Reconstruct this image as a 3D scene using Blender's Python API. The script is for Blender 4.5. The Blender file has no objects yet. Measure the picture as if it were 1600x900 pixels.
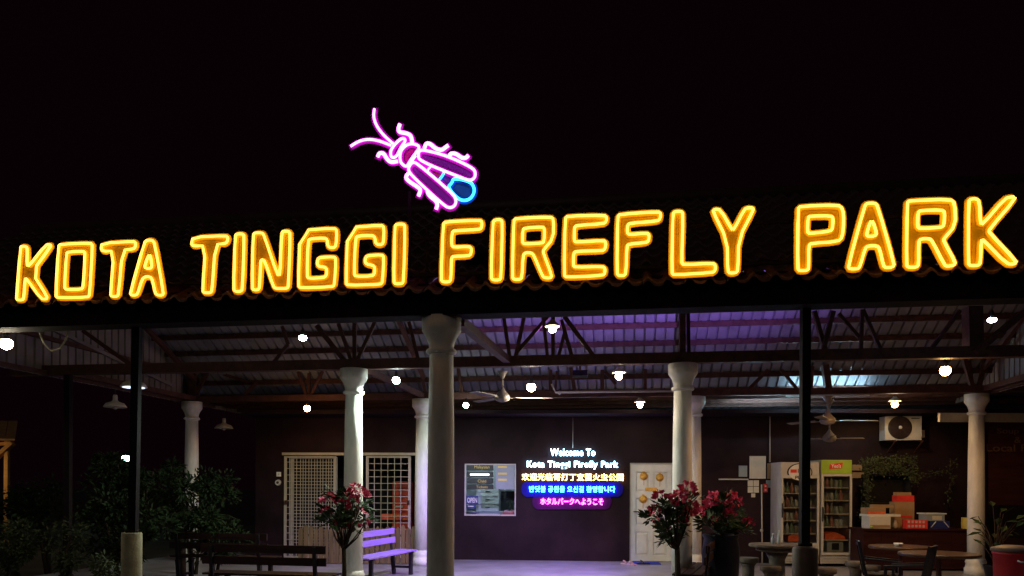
import bpy, bmesh, math, random
from mathutils import Vector, Matrix

random.seed(11)
SC = bpy.context.scene
COL = SC.collection

# ------------------------------------------------------------------ camera
FPX, HX, HY, ROLL, EYE = 1200.0, 800.0, 763.0, 0.005, 1.6
cam_d = bpy.data.cameras.new("camera")
cam_d.sensor_width = 36.0
cam_d.lens = FPX / 1600.0 * 36.0
cam_d.shift_y = (HY - 450.0) / 1600.0
cam_d.clip_start = 0.05
cam_d.clip_end = 2000.0
cam = bpy.data.objects.new("camera", cam_d)
COL.objects.link(cam)
cam.location = (0, 0, EYE)
cam.rotation_euler = (Matrix.Rotation(math.radians(90), 4, 'X') @ Matrix.Rotation(ROLL, 4, 'Z')).to_euler()
SC.camera = cam

# ------------------------------------------------------------------ night sky
world = bpy.data.worlds.new("World")
SC.world = world
world.use_nodes = True
nt = world.node_tree
for n in list(nt.nodes):
    nt.nodes.remove(n)
out = nt.nodes.new("ShaderNodeOutputWorld")
sky = nt.nodes.new("ShaderNodeTexSky")
sky.sky_type = 'NISHITA'
sky.sun_disc = False
sky.sun_elevation = math.radians(-5)
sky.sun_rotation = math.radians(140)
b1 = nt.nodes.new("ShaderNodeBackground")
b1.inputs['Strength'].default_value = 0.004
nt.links.new(sky.outputs[0], b1.inputs['Color'])
b2 = nt.nodes.new("ShaderNodeBackground")          # sky glow of the town
b2.inputs['Color'].default_value = (0.0024, 0.0004, 0.0013, 1)
b2.inputs['Strength'].default_value = 1.0
ad = nt.nodes.new("ShaderNodeAddShader")
nt.links.new(b1.outputs[0], ad.inputs[0])
nt.links.new(b2.outputs[0], ad.inputs[1])
nt.links.new(ad.outputs[0], out.inputs['Surface'])

street_fill_d = bpy.data.lights.new("street_fill", 'SUN')  # stands in for unseen street lighting in front of the pavilion
street_fill_d.energy = 0.09
street_fill_d.angle = math.radians(8)
street_fill_d.color = (1.0, 0.93, 0.85)
street_fill = bpy.data.objects.new("street_fill", street_fill_d)
COL.objects.link(street_fill)
street_fill.rotation_euler = (math.radians(66), 0, math.radians(-28))

FLOOD_W = 480.0
SC.view_settings.view_transform = 'Standard'
SC.view_settings.look = 'None'
SC.view_settings.exposure = 0.0
SC.view_settings.gamma = 1.0
SC.render.engine = 'CYCLES'
SC.cycles.use_denoising = True
SC.cycles.max_bounces = 8
SC.cycles.sample_clamp_indirect = 3.0
SC.cycles.use_adaptive_sampling = True


# ------------------------------------------------------------------ frames
def ray(x, y):
    a, b = x - HX, HY - y
    return (a - ROLL * b) / FPX, (b + ROLL * a) / FPX


class Fr:
    """A vertical reference plane: origin on the ground, turned by atan(t); u runs along it, v away from the street, z up."""
    def __init__(s, ox, oy, t):
        s.o = Vector((ox, oy, 0)); c = 1 / math.sqrt(1 + t * t); n = t * c
        s.e1 = Vector((c, -n, 0)); s.e2 = Vector((n, c, 0))
        s.M = Matrix(((c, n, 0, 0), (-n, c, 0, 0), (0, 0, 1, 0), (0, 0, 0, 1)))
        s.ang = -math.atan(t)

    def pt(s, u, v, z):
        p = s.o + s.e1 * u + s.e2 * v
        return Vector((p.x, p.y, z))

    def px(s, x, y, v=0.0):
        A, B = ray(x, y)
        d = (v + s.o.dot(s.e2)) / (A * s.e2.x + s.e2.y)
        p = Vector((A * d, d, EYE + B * d))
        return (p - s.o).dot(s.e1), p.z

    def at(s, x, y, v=0.0):
        u, z = s.px(x, y, v)
        return s.pt(u, v, z)

    def frame(s, u, v, z):
        m = s.M.copy(); m.translation = s.pt(u, v, z); return m


CF = Fr(0, 8.2, 0.15)        # the open pavilion
WF = Fr(0, 17.1, 0.07)       # the office wall behind it


def DF(d):
    return Fr(0, d, 0.0)


def PX(x, y, d):
    A, B = ray(x, y)
    return Vector((A * d, d, EYE + B * d))


# ------------------------------------------------------------------ materials
MATS = {}


def pm(name, col, rough=0.7, var=0.25, scale=6.0, bump=0.15, metal=0.0, spec=0.4, col2=None, stretch=None, bscale=None):
    """Principled surface whose colour and fine relief wander with object-space noise."""
    m = bpy.data.materials.new(name); m.use_nodes = True
    t = m.node_tree; p = t.nodes['Principled BSDF']
    tc = t.nodes.new("ShaderNodeTexCoord"); mp = t.nodes.new("ShaderNodeMapping")
    t.links.new(tc.outputs['Object'], mp.inputs['Vector'])
    if stretch:
        mp.inputs['Scale'].default_value = stretch
    no = t.nodes.new("ShaderNodeTexNoise"); no.inputs['Scale'].default_value = scale
    no.inputs['Detail'].default_value = 6; no.inputs['Roughness'].default_value = 0.65
    t.links.new(mp.outputs[0], no.inputs['Vector'])
    r = t.nodes.new("ShaderNodeValToRGB")
    a = [max(0, c * (1 - var)) for c in col]
    b = list(col2) if col2 else [min(1, c * (1 + var)) for c in col]
    r.color_ramp.elements[0].position = 0.32; r.color_ramp.elements[0].color = (*a, 1)
    r.color_ramp.elements[1].position = 0.68; r.color_ramp.elements[1].color = (*b, 1)
    t.links.new(no.outputs['Fac'], r.inputs['Fac'])
    t.links.new(r.outputs[0], p.inputs['Base Color'])
    p.inputs['Roughness'].default_value = rough
    p.inputs['Metallic'].default_value = metal
    p.inputs['Specular IOR Level'].default_value = spec
    if bump:
        n2 = t.nodes.new("ShaderNodeTexNoise"); n2.inputs['Scale'].default_value = bscale or scale * 8
        n2.inputs['Detail'].default_value = 4
        t.links.new(mp.outputs[0], n2.inputs['Vector'])
        bp = t.nodes.new("ShaderNodeBump"); bp.inputs['Strength'].default_value = bump; bp.inputs['Distance'].default_value = 0.02
        t.links.new(n2.outputs['Fac'], bp.inputs['Height'])
        t.links.new(bp.outputs[0], p.inputs['Normal'])
    MATS[name] = m
    return m


def em(name, col, s):
    m = bpy.data.materials.new(name); m.use_nodes = True
    p = m.node_tree.nodes['Principled BSDF']
    p.inputs['Base Color'].default_value = (*[min(0.8, c) for c in col], 1)
    p.inputs['Emission Color'].default_value = (*col, 1)
    p.inputs['Emission Strength'].default_value = s
    p.inputs['Roughness'].default_value = 0.4
    return m


def glassy(name, col=(0.90, 0.93, 0.94), alpha=0.12, rough=0.03):
    m = bpy.data.materials.new(name); m.use_nodes = True
    t = m.node_tree; o = t.nodes['Material Output']; t.nodes.remove(t.nodes['Principled BSDF'])
    tr = t.nodes.new("ShaderNodeBsdfTransparent"); gl = t.nodes.new("ShaderNodeBsdfGlossy")
    tr.inputs['Color'].default_value = (*col, 1)
    gl.inputs['Roughness'].default_value = rough
    fr = t.nodes.new("ShaderNodeFresnel"); fr.inputs['IOR'].default_value = 1.45
    mx = t.nodes.new("ShaderNodeMixShader")
    t.links.new(fr.outputs[0], mx.inputs[0]); t.links.new(tr.outputs[0], mx.inputs[1]); t.links.new(gl.outputs[0], mx.inputs[2])
    t.links.new(mx.outputs[0], o.inputs['Surface'])
    return m


M_column = pm("column_paint", (0.66, 0.63, 0.58), 0.6, 0.24, 3.2, 0.2, stretch=(1, 1, 0.35))
M_steel = pm("brown_steel", (0.075, 0.034, 0.027), 0.6, 0.35, 7, 0.2, spec=0.12)
M_fascia = pm("dark_fascia", (0.012, 0.007, 0.007), 0.8, 0.3, 4, 0.2, spec=0.06)
M_soffit = pm("olive_soffit", (0.30, 0.27, 0.16), 0.7, 0.25, 4, 0.1)
M_post = pm("dark_post", (0.012, 0.008, 0.009), 0.6, 0.3, 8, 0.15, spec=0.06)
M_sheet = pm("zinc_sheet", (0.155, 0.15, 0.165), 0.55, 0.25, 2.2, 0.05, spec=0.4)
M_clad = pm("cladding_sheet", (0.20, 0.16, 0.15), 0.6, 0.25, 2.0, 0.05)
M_tile = pm("clay_tile", (0.055, 0.021, 0.014), 0.6, 0.4, 5, 0.25, spec=0.4)
M_eavetile = pm("neon_lit_eave_tile", (0.09, 0.034, 0.015), 0.5, 0.4, 5, 0.25, spec=0.4)  # brighter copy of the clay tile, neon light on the crests painted in
M_wall = pm("maroon_wall", (0.019, 0.0085, 0.011), 0.65, 0.6, 0.8, 0.12, spec=0.12)
M_floor = pm("polished_concrete", (0.27, 0.25, 0.28), 0.4, 0.3, 1.4, 0.08, spec=0.5)
M_ground = pm("dark_soil", (0.05, 0.045, 0.035), 0.95, 0.4, 1.0, 0.5)
M_cream = pm("cream_paint", (0.42, 0.36, 0.27), 0.5, 0.12, 6, 0.06)
M_white = pm("white_paint", (0.72, 0.69, 0.62), 0.45, 0.08, 5, 0.05)
M_offw = pm("off_white_plastic", (0.50, 0.46, 0.41), 0.4, 0.1, 5, 0.03)
M_black = pm("black_plastic", (0.012, 0.012, 0.016), 0.4, 0.3, 8, 0.05)
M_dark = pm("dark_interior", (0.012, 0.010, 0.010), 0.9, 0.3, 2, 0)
M_room = pm("pale_room_paint", (0.66, 0.67, 0.68), 0.7, 0.08, 3, 0.03)
M_room2 = pm("grey_room_paint", (0.28, 0.32, 0.34), 0.7, 0.1, 3, 0.03)
M_red = pm("red_steel", (0.55, 0.05, 0.02), 0.45, 0.25, 4, 0.05)
M_bamboo = pm("bamboo", (0.14, 0.085, 0.035), 0.7, 0.4, 9, 0.2, stretch=(1, 1, 0.15))
M_bench = pm("violet_lit_bench", (0.30, 0.17, 0.62), 0.5, 0.18, 6, 0.12, stretch=(0.3, 3, 3))  # purple light on the slats put into the base colour
M_benchdk = pm("bench_wood", (0.028, 0.012, 0.011), 0.55, 0.4, 6, 0.2, stretch=(0.4, 4, 4), spec=0.12)
M_benchleg = pm("bench_leg_steel", (0.022, 0.016, 0.02), 0.55, 0.3, 6, 0.1, spec=0.12)
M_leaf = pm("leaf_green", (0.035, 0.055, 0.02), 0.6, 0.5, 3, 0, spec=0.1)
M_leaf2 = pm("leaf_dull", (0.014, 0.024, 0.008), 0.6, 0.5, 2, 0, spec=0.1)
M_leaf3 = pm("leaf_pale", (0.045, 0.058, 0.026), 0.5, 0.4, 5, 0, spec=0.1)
M_pink = pm("pink_petals", (0.48, 0.010, 0.055), 0.6, 0.3, 14, 0, col2=(0.66, 0.045, 0.13))
M_bark = pm("bark", (0.035, 0.024, 0.018), 0.9, 0.4, 9, 0.4, spec=0.08)
M_jar = pm("glazed_jar", (0.008, 0.008, 0.013), 0.35, 0.3, 5, 0.05, spec=0.12)
M_concrete = pm("rough_concrete", (0.12, 0.10, 0.08), 0.85, 0.35, 7, 0.4, spec=0.12)
M_footing = pm("footing_concrete", (0.36, 0.32, 0.20), 0.85, 0.3, 6, 0.35)
M_counter = pm("counter_wood", (0.035, 0.010, 0.009), 0.5, 0.35, 4, 0.1, stretch=(0.4, 3, 3), spec=0.12)
M_carton = pm("cardboard", (0.36, 0.22, 0.11), 0.85, 0.15, 5, 0.08)
M_redcard = pm("red_card", (0.70, 0.04, 0.03), 0.6, 0.15, 6, 0.05)
M_redbin = pm("red_bin", (0.42, 0.015, 0.03), 0.45, 0.2, 5, 0.05)
M_brown = pm("brown_plastic", (0.09, 0.05, 0.035), 0.6, 0.25, 5, 0.1)
M_tabletop = pm("table_top", (0.06, 0.032, 0.019), 0.3, 0.35, 5, 0.08)
M_blue = pm("blue_plastic", (0.02, 0.03, 0.16), 0.45, 0.2, 5, 0.04)
M_bluemat = pm("blue_mat", (0.03, 0.05, 0.45), 0.9, 0.2, 18, 0.3)
M_greenhd = pm("green_header", (0.30, 0.42, 0.04), 0.35, 0.12, 4, 0)
M_paper = pm("paper", (0.62, 0.56, 0.46), 0.85, 0.08, 5, 0.03)
M_gold = pm("orange_paper", (0.75, 0.38, 0.06), 0.5, 0.35, 25, 0.1)
M_yellow = pm("yellow_print", (0.70, 0.55, 0.12), 0.6, 0.1, 5, 0)
M_slip = pm("slipper_foam", (0.62, 0.38, 0.36), 0.8, 0.2, 9, 0.1)
M_orangeitem = pm("orange_stock", (0.75, 0.13, 0.04), 0.6, 0.35, 9, 0.1)
M_bottle = pm("bottle_mix", (0.25, 0.30, 0.26), 0.25, 0.5, 22, 0, col2=(0.55, 0.52, 0.46))
M_fan = pm("fan_enamel", (0.15, 0.125, 0.105), 0.45, 0.12, 6, 0.03)
M_lampdish = pm("lamp_enamel", (0.62, 0.55, 0.44), 0.45, 0.1, 6, 0.03)
M_letterdim = pm("faded_brown_letters", (0.10, 0.055, 0.03), 0.6, 0.2, 6, 0)
M_hut = pm("hut_timber", (0.45, 0.26, 0.10), 0.7, 0.3, 6, 0.2)
M_sheath = pm("orange_letter_panel", (0.66, 0.46, 0.004), 0.5, 0.18, 3.5, 0.05, spec=0.2)
M_wingpanel = pm("purple_wing_panel", (0.13, 0.02, 0.20), 0.5, 0.1, 5, 0, spec=0.2)
M_chestpanel = pm("magenta_chest_panel", (0.34, 0.005, 0.14), 0.5, 0.1, 5, 0, spec=0.2)
M_tailpanel = pm("blue_tail_panel", (0.10, 0.13, 0.36), 0.5, 0.1, 5, 0, spec=0.2)
M_bellypanel = pm("red_belly_panel", (0.45, 0.05, 0.09), 0.5, 0.1, 5, 0, spec=0.2)
M_halopink = pm("magenta_halo_strip", (0.22, 0.008, 0.21), 0.5, 0.1, 5, 0, spec=0.1)  # for strips added behind the pink tubes to carry their halo
M_haloblue = pm("blue_halo_strip", (0.006, 0.07, 0.36), 0.5, 0.1, 5, 0, spec=0.1)  # for the added halo strips behind the cyan tubes
M_glass = glassy("clear_glass")

E_gold = em("amber_neon", (1.0, 0.44, 0.055), 4.2)
E_pink = em("pink_neon", (1.0, 0.20, 0.95), 6.5)
E_cyan = em("cyan_neon", (0.03, 0.50, 1.0), 4.5)
E_lwhite = em("white_line_neon", (0.42, 0.76, 1.0), 13.0)
E_lgold = em("gold_line_neon", (1.0, 0.55, 0.14), 11.0)
E_lblue = em("blue_line_neon", (0.018, 0.17, 1.0), 48.0)
E_lpink = em("magenta_line_neon", (1.0, 0.06, 0.72), 17.0)


# ------------------------------------------------------------------ mesh helpers
class MB:
    def __init__(s):
        s.bm = bmesh.new()

    def _verts(s, vs, faces):
        v = [s.bm.verts.new(p) for p in vs]
        for f in faces:
            try:
                s.bm.faces.new([v[i] for i in f])
            except ValueError:
                pass

    def box(s, M, x0, x1, y0, y1, z0, z1):
        vs = [M @ Vector((x, y, z)) for z in (z0, z1) for y in (y0, y1) for x in (x0, x1)]
        s._verts(vs, [(0, 2, 3, 1), (4, 5, 7, 6), (0, 1, 5, 4), (2, 6, 7, 3), (0, 4, 6, 2), (1, 3, 7, 5)])
        return s

    def fbox(s, fr, u0, u1, v0, v1, z0, z1):
        vs = [fr.pt(u, v, z) for z in (z0, z1) for v in (v0, v1) for u in (u0, u1)]
        s._verts(vs, [(0, 2, 3, 1), (4, 5, 7, 6), (0, 1, 5, 4), (2, 6, 7, 3), (0, 4, 6, 2), (1, 3, 7, 5)])
        return s

    def pbox(s, fr, x0, y0, x1, y1, v0, v1):
        """box over a picture-measured rectangle of the plane v = v0 (x0,y0 top corner), back to v1"""
        u0, z1 = fr.px(x0, y0, v0); u1, z0 = fr.px(x1, y1, v0)
        return s.fbox(fr, u0, u1, v0, v1, z0, z1)

    def bar(s, p, q, w, h, up=Vector((0, 0, 1))):
        p, q = Vector(p), Vector(q); d = (q - p).normalized()
        if abs(d.dot(up)) > 0.98:
            up = Vector((0, 1, 0))
        sx = d.cross(up).normalized() * (w / 2); sz = sx.cross(d).normalized() * (h / 2)
        vs = [p - sx - sz, p + sx - sz, p - sx + sz, p + sx + sz, q - sx - sz, q + sx - sz, q - sx + sz, q + sx + sz]
        s._verts(vs, [(0, 2, 3, 1), (4, 5, 7, 6), (0, 1, 5, 4), (2, 6, 7, 3), (0, 4, 6, 2), (1, 3, 7, 5)])
        return s

    def cyl(s, p, q, r1, r2=None, n=16, caps=True):
        r2 = r1 if r2 is None else r2
        p, q = Vector(p), Vector(q); d = (q - p).normalized()
        a = d.cross(Vector((0, 0, 1)) if abs(d.z) < 0.9 else Vector((1, 0, 0))).normalized(); b = d.cross(a)
        ring = []
        for c, r in ((p, r1), (q, r2)):
            ring.append([s.bm.verts.new(c + (a * math.cos(6.28318 * i / n) + b * math.sin(6.28318 * i / n)) * r) for i in range(n)])
        for i in range(n):
            j = (i + 1) % n
            f = s.bm.faces.new((ring[0][i], ring[0][j], ring[1][j], ring[1][i])); f.smooth = True
        if caps:
            s.bm.faces.new(ring[0][::-1]); s.bm.faces.new(ring[1])
        return s

    def tube(s, pts, r, n=8, closed=False):
        pts = [Vector(p) for p in pts]; N = len(pts); rings = []
        up = None
        for i, p in enumerate(pts):
            if closed:
                d = (pts[(i + 1) % N] - pts[i - 1]).normalized()
            else:
                d = (pts[min(i + 1, N - 1)] - pts[max(i - 1, 0)]).normalized()
            if up is None:
                up = d.cross(Vector((0.13, 1, 0.07))).normalized()
                if up.length < 0.1:
                    up = d.cross(Vector((1, 0, 0))).normalized()
            a = (up - d * up.dot(d)).normalized(); up = a
            b = d.cross(a); rr = r[i] if isinstance(r, (list, tuple)) else r
            rings.append([s.bm.verts.new(p + (a * math.cos(6.28318 * k / n) + b * math.sin(6.28318 * k / n)) * rr) for k in range(n)])
        for i in range(N if closed else N - 1):
            A, B = rings[i], rings[(i + 1) % N]
            off = 0
            if closed and i == N - 1:
                off = min(range(n), key=lambda o: (A[0].co - B[o].co).length)
            for k in range(n):
                f = s.bm.faces.new((A[k], A[(k + 1) % n], B[(k + 1 + off) % n], B[(k + off) % n])); f.smooth = True
        if not closed:
            s.bm.faces.new(rings[0][::-1]); s.bm.faces.new(rings[-1])
        return s

    def lathe(s, prof, c, n=24, M=None):
        c = Vector(c); rings = []
        for r, z in prof:
            ring = []
            for i in range(n):
                p = Vector((math.cos(6.28318 * i / n) * r, math.sin(6.28318 * i / n) * r, z))
                ring.append(s.bm.verts.new((M @ p if M else p) + c))
            rings.append(ring)
        for a, b in zip(rings, rings[1:]):
            for i in range(n):
                j = (i + 1) % n
                f = s.bm.faces.new((a[i], a[j], b[j], b[i])); f.smooth = True
        s.bm.faces.new(rings[0][::-1]); s.bm.faces.new(rings[-1])
        return s

    def sphere(s, c, r, n=16, m=10, sz=1.0):
        prof = [(max(0.0005, r * math.sin(math.pi * k / m)), -r * sz * math.cos(math.pi * k / m)) for k in range(m + 1)]
        return s.lathe(prof, c, n)

    def prism(s, front, back):
        """two matching outlines -> solid"""
        a = [s.bm.verts.new(p) for p in front]; b = [s.bm.verts.new(p) for p in back]
        N = len(a)
        s.bm.faces.new(a); s.bm.faces.new(b[::-1])
        for i in range(N):
            j = (i + 1) % N
            s.bm.faces.new((a[j], a[i], b[i], b[j]))
        return s

    def ribbon(s, fr, q, w, v0):
        """flat closed strip of half width w following an outline in the plane v0"""
        N = len(q); row = []
        for i, (u, z) in enumerate(q):
            d = (Vector(q[(i + 1) % N]) - Vector(q[i - 1])).normalized(); n = Vector((-d.y, d.x)) * w
            v = v0 + 0.003 * (0.5 - abs(i / N - 0.5))
            row.append([s.bm.verts.new(fr.pt(u + k_ * n.x, vv, z + k_ * n.y)) for k_, vv in ((-1, v), (1, v), (1, v + 0.001), (-1, v + 0.001))])
        for i in range(N):
            A, B = row[i], row[(i + 1) % N]
            for j in range(4):
                s.bm.faces.new((A[j], A[(j + 1) % 4], B[(j + 1) % 4], B[j]))
        return s

    def leaf(s, c, d, w, nrm):
        """a pointed two-face leaf from c along d"""
        c, d = Vector(c), Vector(d); side = d.cross(nrm)
        if side.length < 1e-6:
            side = Vector((1, 0, 0))
        side = side.normalized() * w; sag = Vector(nrm).normalized() * (w * 0.35)
        v = [c, c + d * 0.5 + side + sag, c + d, c + d * 0.5 - side + sag, c + d * 0.5]
        self_v = [s.bm.verts.new(p) for p in v]
        s.bm.faces.new((self_v[0], self_v[1], self_v[2], self_v[4]))
        s.bm.faces.new((self_v[0], self_v[4], self_v[2], self_v[3]))
        return s

    def mesh(s, name, fix=True):
        me = bpy.data.meshes.new(name)
        if fix:
            bmesh.ops.recalc_face_normals(s.bm, faces=s.bm.faces[:])
        s.bm.to_mesh(me); s.bm.free()
        return me

    def build(s, name, mat, parent=None, loc=None, local=False, fix=True):
        me = s.mesh(name, fix)
        return put(name, me, mat, parent, loc, local)


WM = {}


def put(name, me, mat, parent=None, loc=None, local=False, M=None):
    """link a mesh; world-space vertices are brought into the parent's frame unless local"""
    if mat is not None and not me.materials:
        me.materials.append(mat)
    o = bpy.data.objects.new(name, me); COL.objects.link(o)
    if parent is not None:
        P = WM[parent.name]
        if not local:
            me.transform(P.inverted()); o.parent = parent; WM[o.name] = P
        else:
            o.parent = parent
            if M is not None:
                o.matrix_basis = M
            WM[o.name] = P @ (M if M is not None else Matrix())
    else:
        if loc is not None and not local:
            me.transform(Matrix.Translation(-Vector(loc)))
        L = Matrix.Translation(Vector(loc)) if loc is not None else (M if M is not None else Matrix())
        o.matrix_basis = L; WM[o.name] = L
    return o


def thing(name, label, cat, loc=(0, 0, 0), rz=0.0, group=None):
    o = bpy.data.objects.new(name, None); COL.objects.link(o)
    o.empty_display_size = 0.1
    o.location = loc; o.rotation_euler = (0, 0, rz)
    tag(o, label, cat, group)
    WM[o.name] = Matrix.Translation(Vector(loc)) @ Matrix.Rotation(rz, 4, 'Z')
    return o


def tag(o, label, cat, group=None):
    o['label'] = label; o['category'] = cat
    if group:
        o['group'] = group
    return o


def empty_part(name, parent):
    o = bpy.data.objects.new(name, None); COL.objects.link(o)
    o.parent = parent; o.empty_display_size = 0.1
    WM[o.name] = WM[parent.name]
    return o


def copy_tree(o, loc=None, rz=None, label=None, group=None, parent=None, top=True):
    c = o.copy(); COL.objects.link(c)
    if parent is not None:
        c.parent = parent
    if top:
        if loc is not None:
            c.location = loc
        if rz is not None:
            c.rotation_euler = (0, 0, rz)
        if label:
            c['label'] = label
        if group:
            c['group'] = group
        WM[c.name] = Matrix.Translation(c.location) @ Matrix.Rotation(c.rotation_euler.z, 4, 'Z')
    for ch in list(o.children):
        copy_tree(ch, parent=c, top=False)
    return c


def structure(o):
    o['kind'] = 'structure'; return o


FONT_CACHE = {}


def text_mesh(s, width, height, depth, bold=0.0, spacing=1.0):
    cu = bpy.data.curves.new("lettering", 'FONT'); cu.body = s
    cu.size = 1.0; cu.extrude = 0.02; cu.offset = bold; cu.space_character = spacing
    cu.resolution_u = 3
    o = bpy.data.objects.new("lettering_tmp", cu); COL.objects.link(o)
    dg = bpy.context.evaluated_depsgraph_get(); dg.update()
    me = bpy.data.meshes.new_from_object(o.evaluated_get(dg))
    bpy.data.objects.remove(o); bpy.data.curves.remove(cu)
    me.materials.clear()
    xs = [v.co.x for v in me.vertices]; ys = [v.co.y for v in me.vertices]
    x0, x1, y0, y1 = min(xs), max(xs), min(ys), max(ys)
    sx = width / (x1 - x0); sy = height / (y1 - y0)
    for v in me.vertices:
        v.co = Vector(((v.co.x - (x0 + x1) / 2) * sx, (v.co.y - (y0 + y1) / 2) * sy, v.co.z / 0.02 * depth / 2))
    return me


def text_at(name, s, fr, x0, y0, x1, y1, v, mat, parent, depth=0.006, bold=0.0, spacing=1.0):
    """flat lettering over a measured rectangle of plane v, facing the street"""
    u0, z1 = fr.px(x0, y0, v); u1, z0 = fr.px(x1, y1, v)
    me = text_mesh(s, u1 - u0, z1 - z0, depth, bold, spacing)
    R = Matrix(((fr.e1.x, 0, -fr.e2.x, 0), (fr.e1.y, 0, -fr.e2.y, 0), (0, 1, 0, 0), (0, 0, 0, 1)))
    R.translation = fr.pt((u0 + u1) / 2, v, (z0 + z1) / 2)
    me.transform(R); me.name = name
    return put(name, me, mat, parent)


def split_by_column(o):
    """cut a line of lettering into its characters: islands whose spans along local x overlap stay together"""
    bm = bmesh.new(); bm.from_mesh(o.data); mats = o.data.materials[0]
    seen = set(); isl = []
    for v in bm.verts:
        if v.index in seen:
            continue
        st = [v]; seen.add(v.index); grp = []
        while st:
            w = st.pop(); grp.append(w)
            for e in w.link_edges:
                q = e.other_vert(w)
                if q.index not in seen:
                    seen.add(q.index); st.append(q)
        xs = [w.co.x for w in grp]
        isl.append([min(xs), max(xs), grp])
    isl.sort(key=lambda t: t[0]); cl = []
    for a, b, g in isl:
        if cl and a < cl[-1][1] - 0.25 * min(b - a, cl[-1][1] - cl[-1][0]):
            cl[-1][1] = max(cl[-1][1], b); cl[-1][2] += g
        else:
            cl.append([a, b, list(g)])
    res = []
    for a, b, g in cl:
        idx = {v.index: i for i, v in enumerate(g)}
        fs = {f for v in g for f in v.link_faces}
        me = bpy.data.meshes.new("character")
        me.from_pydata([v.co[:] for v in g], [], [[idx[v.index] for v in f.verts] for f in fs])
        me.materials.append(mats); res.append(me)
    bm.free(); bpy.data.objects.remove(o)
    return res


def chaikin(pts, k=1, closed=True, w=0.25):
    for _ in range(k):
        q = []; N = len(pts)
        for i in range(N if closed else N - 1):
            a, b = pts[i], pts[(i + 1) % N]
            q += [(a[0] * (1 - w) + b[0] * w, a[1] * (1 - w) + b[1] * w), (a[0] * w + b[0] * (1 - w), a[1] * w + b[1] * (1 - w))]
        if not closed:
            q = [pts[0]] + q + [pts[-1]]
        pts = q
    return pts

# ================================================================== ground and floor
mb = MB(); mb.box(Matrix(), -400, 400, -60, 600, -0.5, -0.12)
structure(mb.build("ground", M_ground))
mb = MB(); mb.fbox(CF, -9.2, 12.5, -0.6, 14.5, -0.11, 0.0)
structure(mb.build("floor", M_floor))

# ================================================================== the open pavilion
ZC = EYE + 1.84                      # column tops
V_EAVE, Z_EAVE, V_RIDGE, Z_RIDGE = -0.3, EYE + 2.05, 3.9, EYE + 4.41
SLB = 0.55
V_BACK = 8.35


def z_back(v):
    return Z_RIDGE - SLB * (v - V_RIDGE)


SLF = (Z_RIDGE - Z_EAVE) / (V_RIDGE - V_EAVE)


def z_front(v):
    return Z_EAVE + SLF * (v - V_EAVE)


UL, UR = -8.6, 8.3
pav = thing("pavilion", "open sided pavilion with white columns, brown trusses and tiled roof under the amber letters", "pavilion", CF.pt(0, 0, 0), CF.ang)
WM[pav.name] = CF.frame(0, 0, 0)

# columns (one mesh set, shared)
shaft_prof = [(0.150, 0.30), (0.148, 1.2), (0.140, 2.3), (0.128, 3.06)]
mb = MB(); mb.lathe(shaft_prof, (0, 0, 0), 28); me_shaft = mb.mesh("column")
cap_prof = [(0.130, 3.04), (0.158, 3.055), (0.166, 3.075), (0.158, 3.095), (0.133, 3.11), (0.140, 3.16), (0.162, 3.22), (0.195, 3.27), (0.205, 3.285), (0.212, 3.30), (0.212, 3.44)]
mb = MB(); mb.lathe(cap_prof, (0, 0, 0), 28); me_cap = mb.mesh("capital")
mb = MB(); mb.lathe([(0.20, 0.0), (0.20, 0.12), (0.18, 0.14), (0.17, 0.20), (0.185, 0.24), (0.16, 0.30), (0.15, 0.31)], (0, 0, 0), 28); me_cbase = mb.mesh("column_base")
for x, yt, in ((690, 497), (553, 577), (1067, 569), (300, 628), (660, 624), (1085, 620), (1526, 616)):
    A, B = ray(x, yt); d = 1.84 / B
    p = Vector((A * d, d, 0))
    L = WM[pav.name].inverted() @ Matrix.Translation(p)
    c = put("column", me_shaft, M_column, pav, local=True, M=L)
    put("capital", me_cap, M_column, c, local=True, M=Matrix())
    put("base", me_cbase, M_column, c, local=True, M=Matrix())

# eave beam, soffit strip, thin posts
zf0 = EYE + 1.83
mb = MB(); mb.fbox(CF, UL - 0.6, UR + 0.6, -0.20, -0.13, zf0, EYE + 2.02); mb.build("fascia", M_fascia, pav)
mb = MB(); mb.fbox(CF, UL - 0.6, UR + 0.6, -0.127, 0.12, zf0 + 0.012, EYE + 1.98); mb.build("eave_beam", M_fascia, pav)
mb = MB(); mb.fbox(CF, UL - 0.6, UR + 0.6, -0.125, -0.105, EYE + 1.985, Z_EAVE + 0.135); mb.build("tile_filler", M_fascia, pav)
mb = MB(); mb.fbox(CF, -9.2, -6.5, 0.123, 0.33, zf0 + 0.0, zf0 + 0.10); mb.build("soffit_strip", M_soffit, pav)
for xt, yt, xb, yb, w, v in ((214.5, 515, 208, 835, 0.088, 0.05), (1258.5, 485, 1258.5, 855, 0.085, 0.05)):
    a, b = CF.at(xt, yt, v), CF.at(xb, yb, v)
    b = Vector((a.x, a.y, b.z)) if xt != 214.5 else b
    mb = MB(); mb.bar((a.x, a.y, zf0 + 0.01), b, w, w, Vector((0, 1, 0))); mb.build("post", M_post, pav)
a = CF.at(107, 520, 3.4)
mb = MB(); mb.bar((a.x, a.y, ZC + 0.05), (a.x, a.y, -0.1), 0.10, 0.10, Vector((0, 1, 0))); mb.build("post", M_post, pav)

# clay tiles of the lower courses at the eave, each its own piece
T = 0.205


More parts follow.
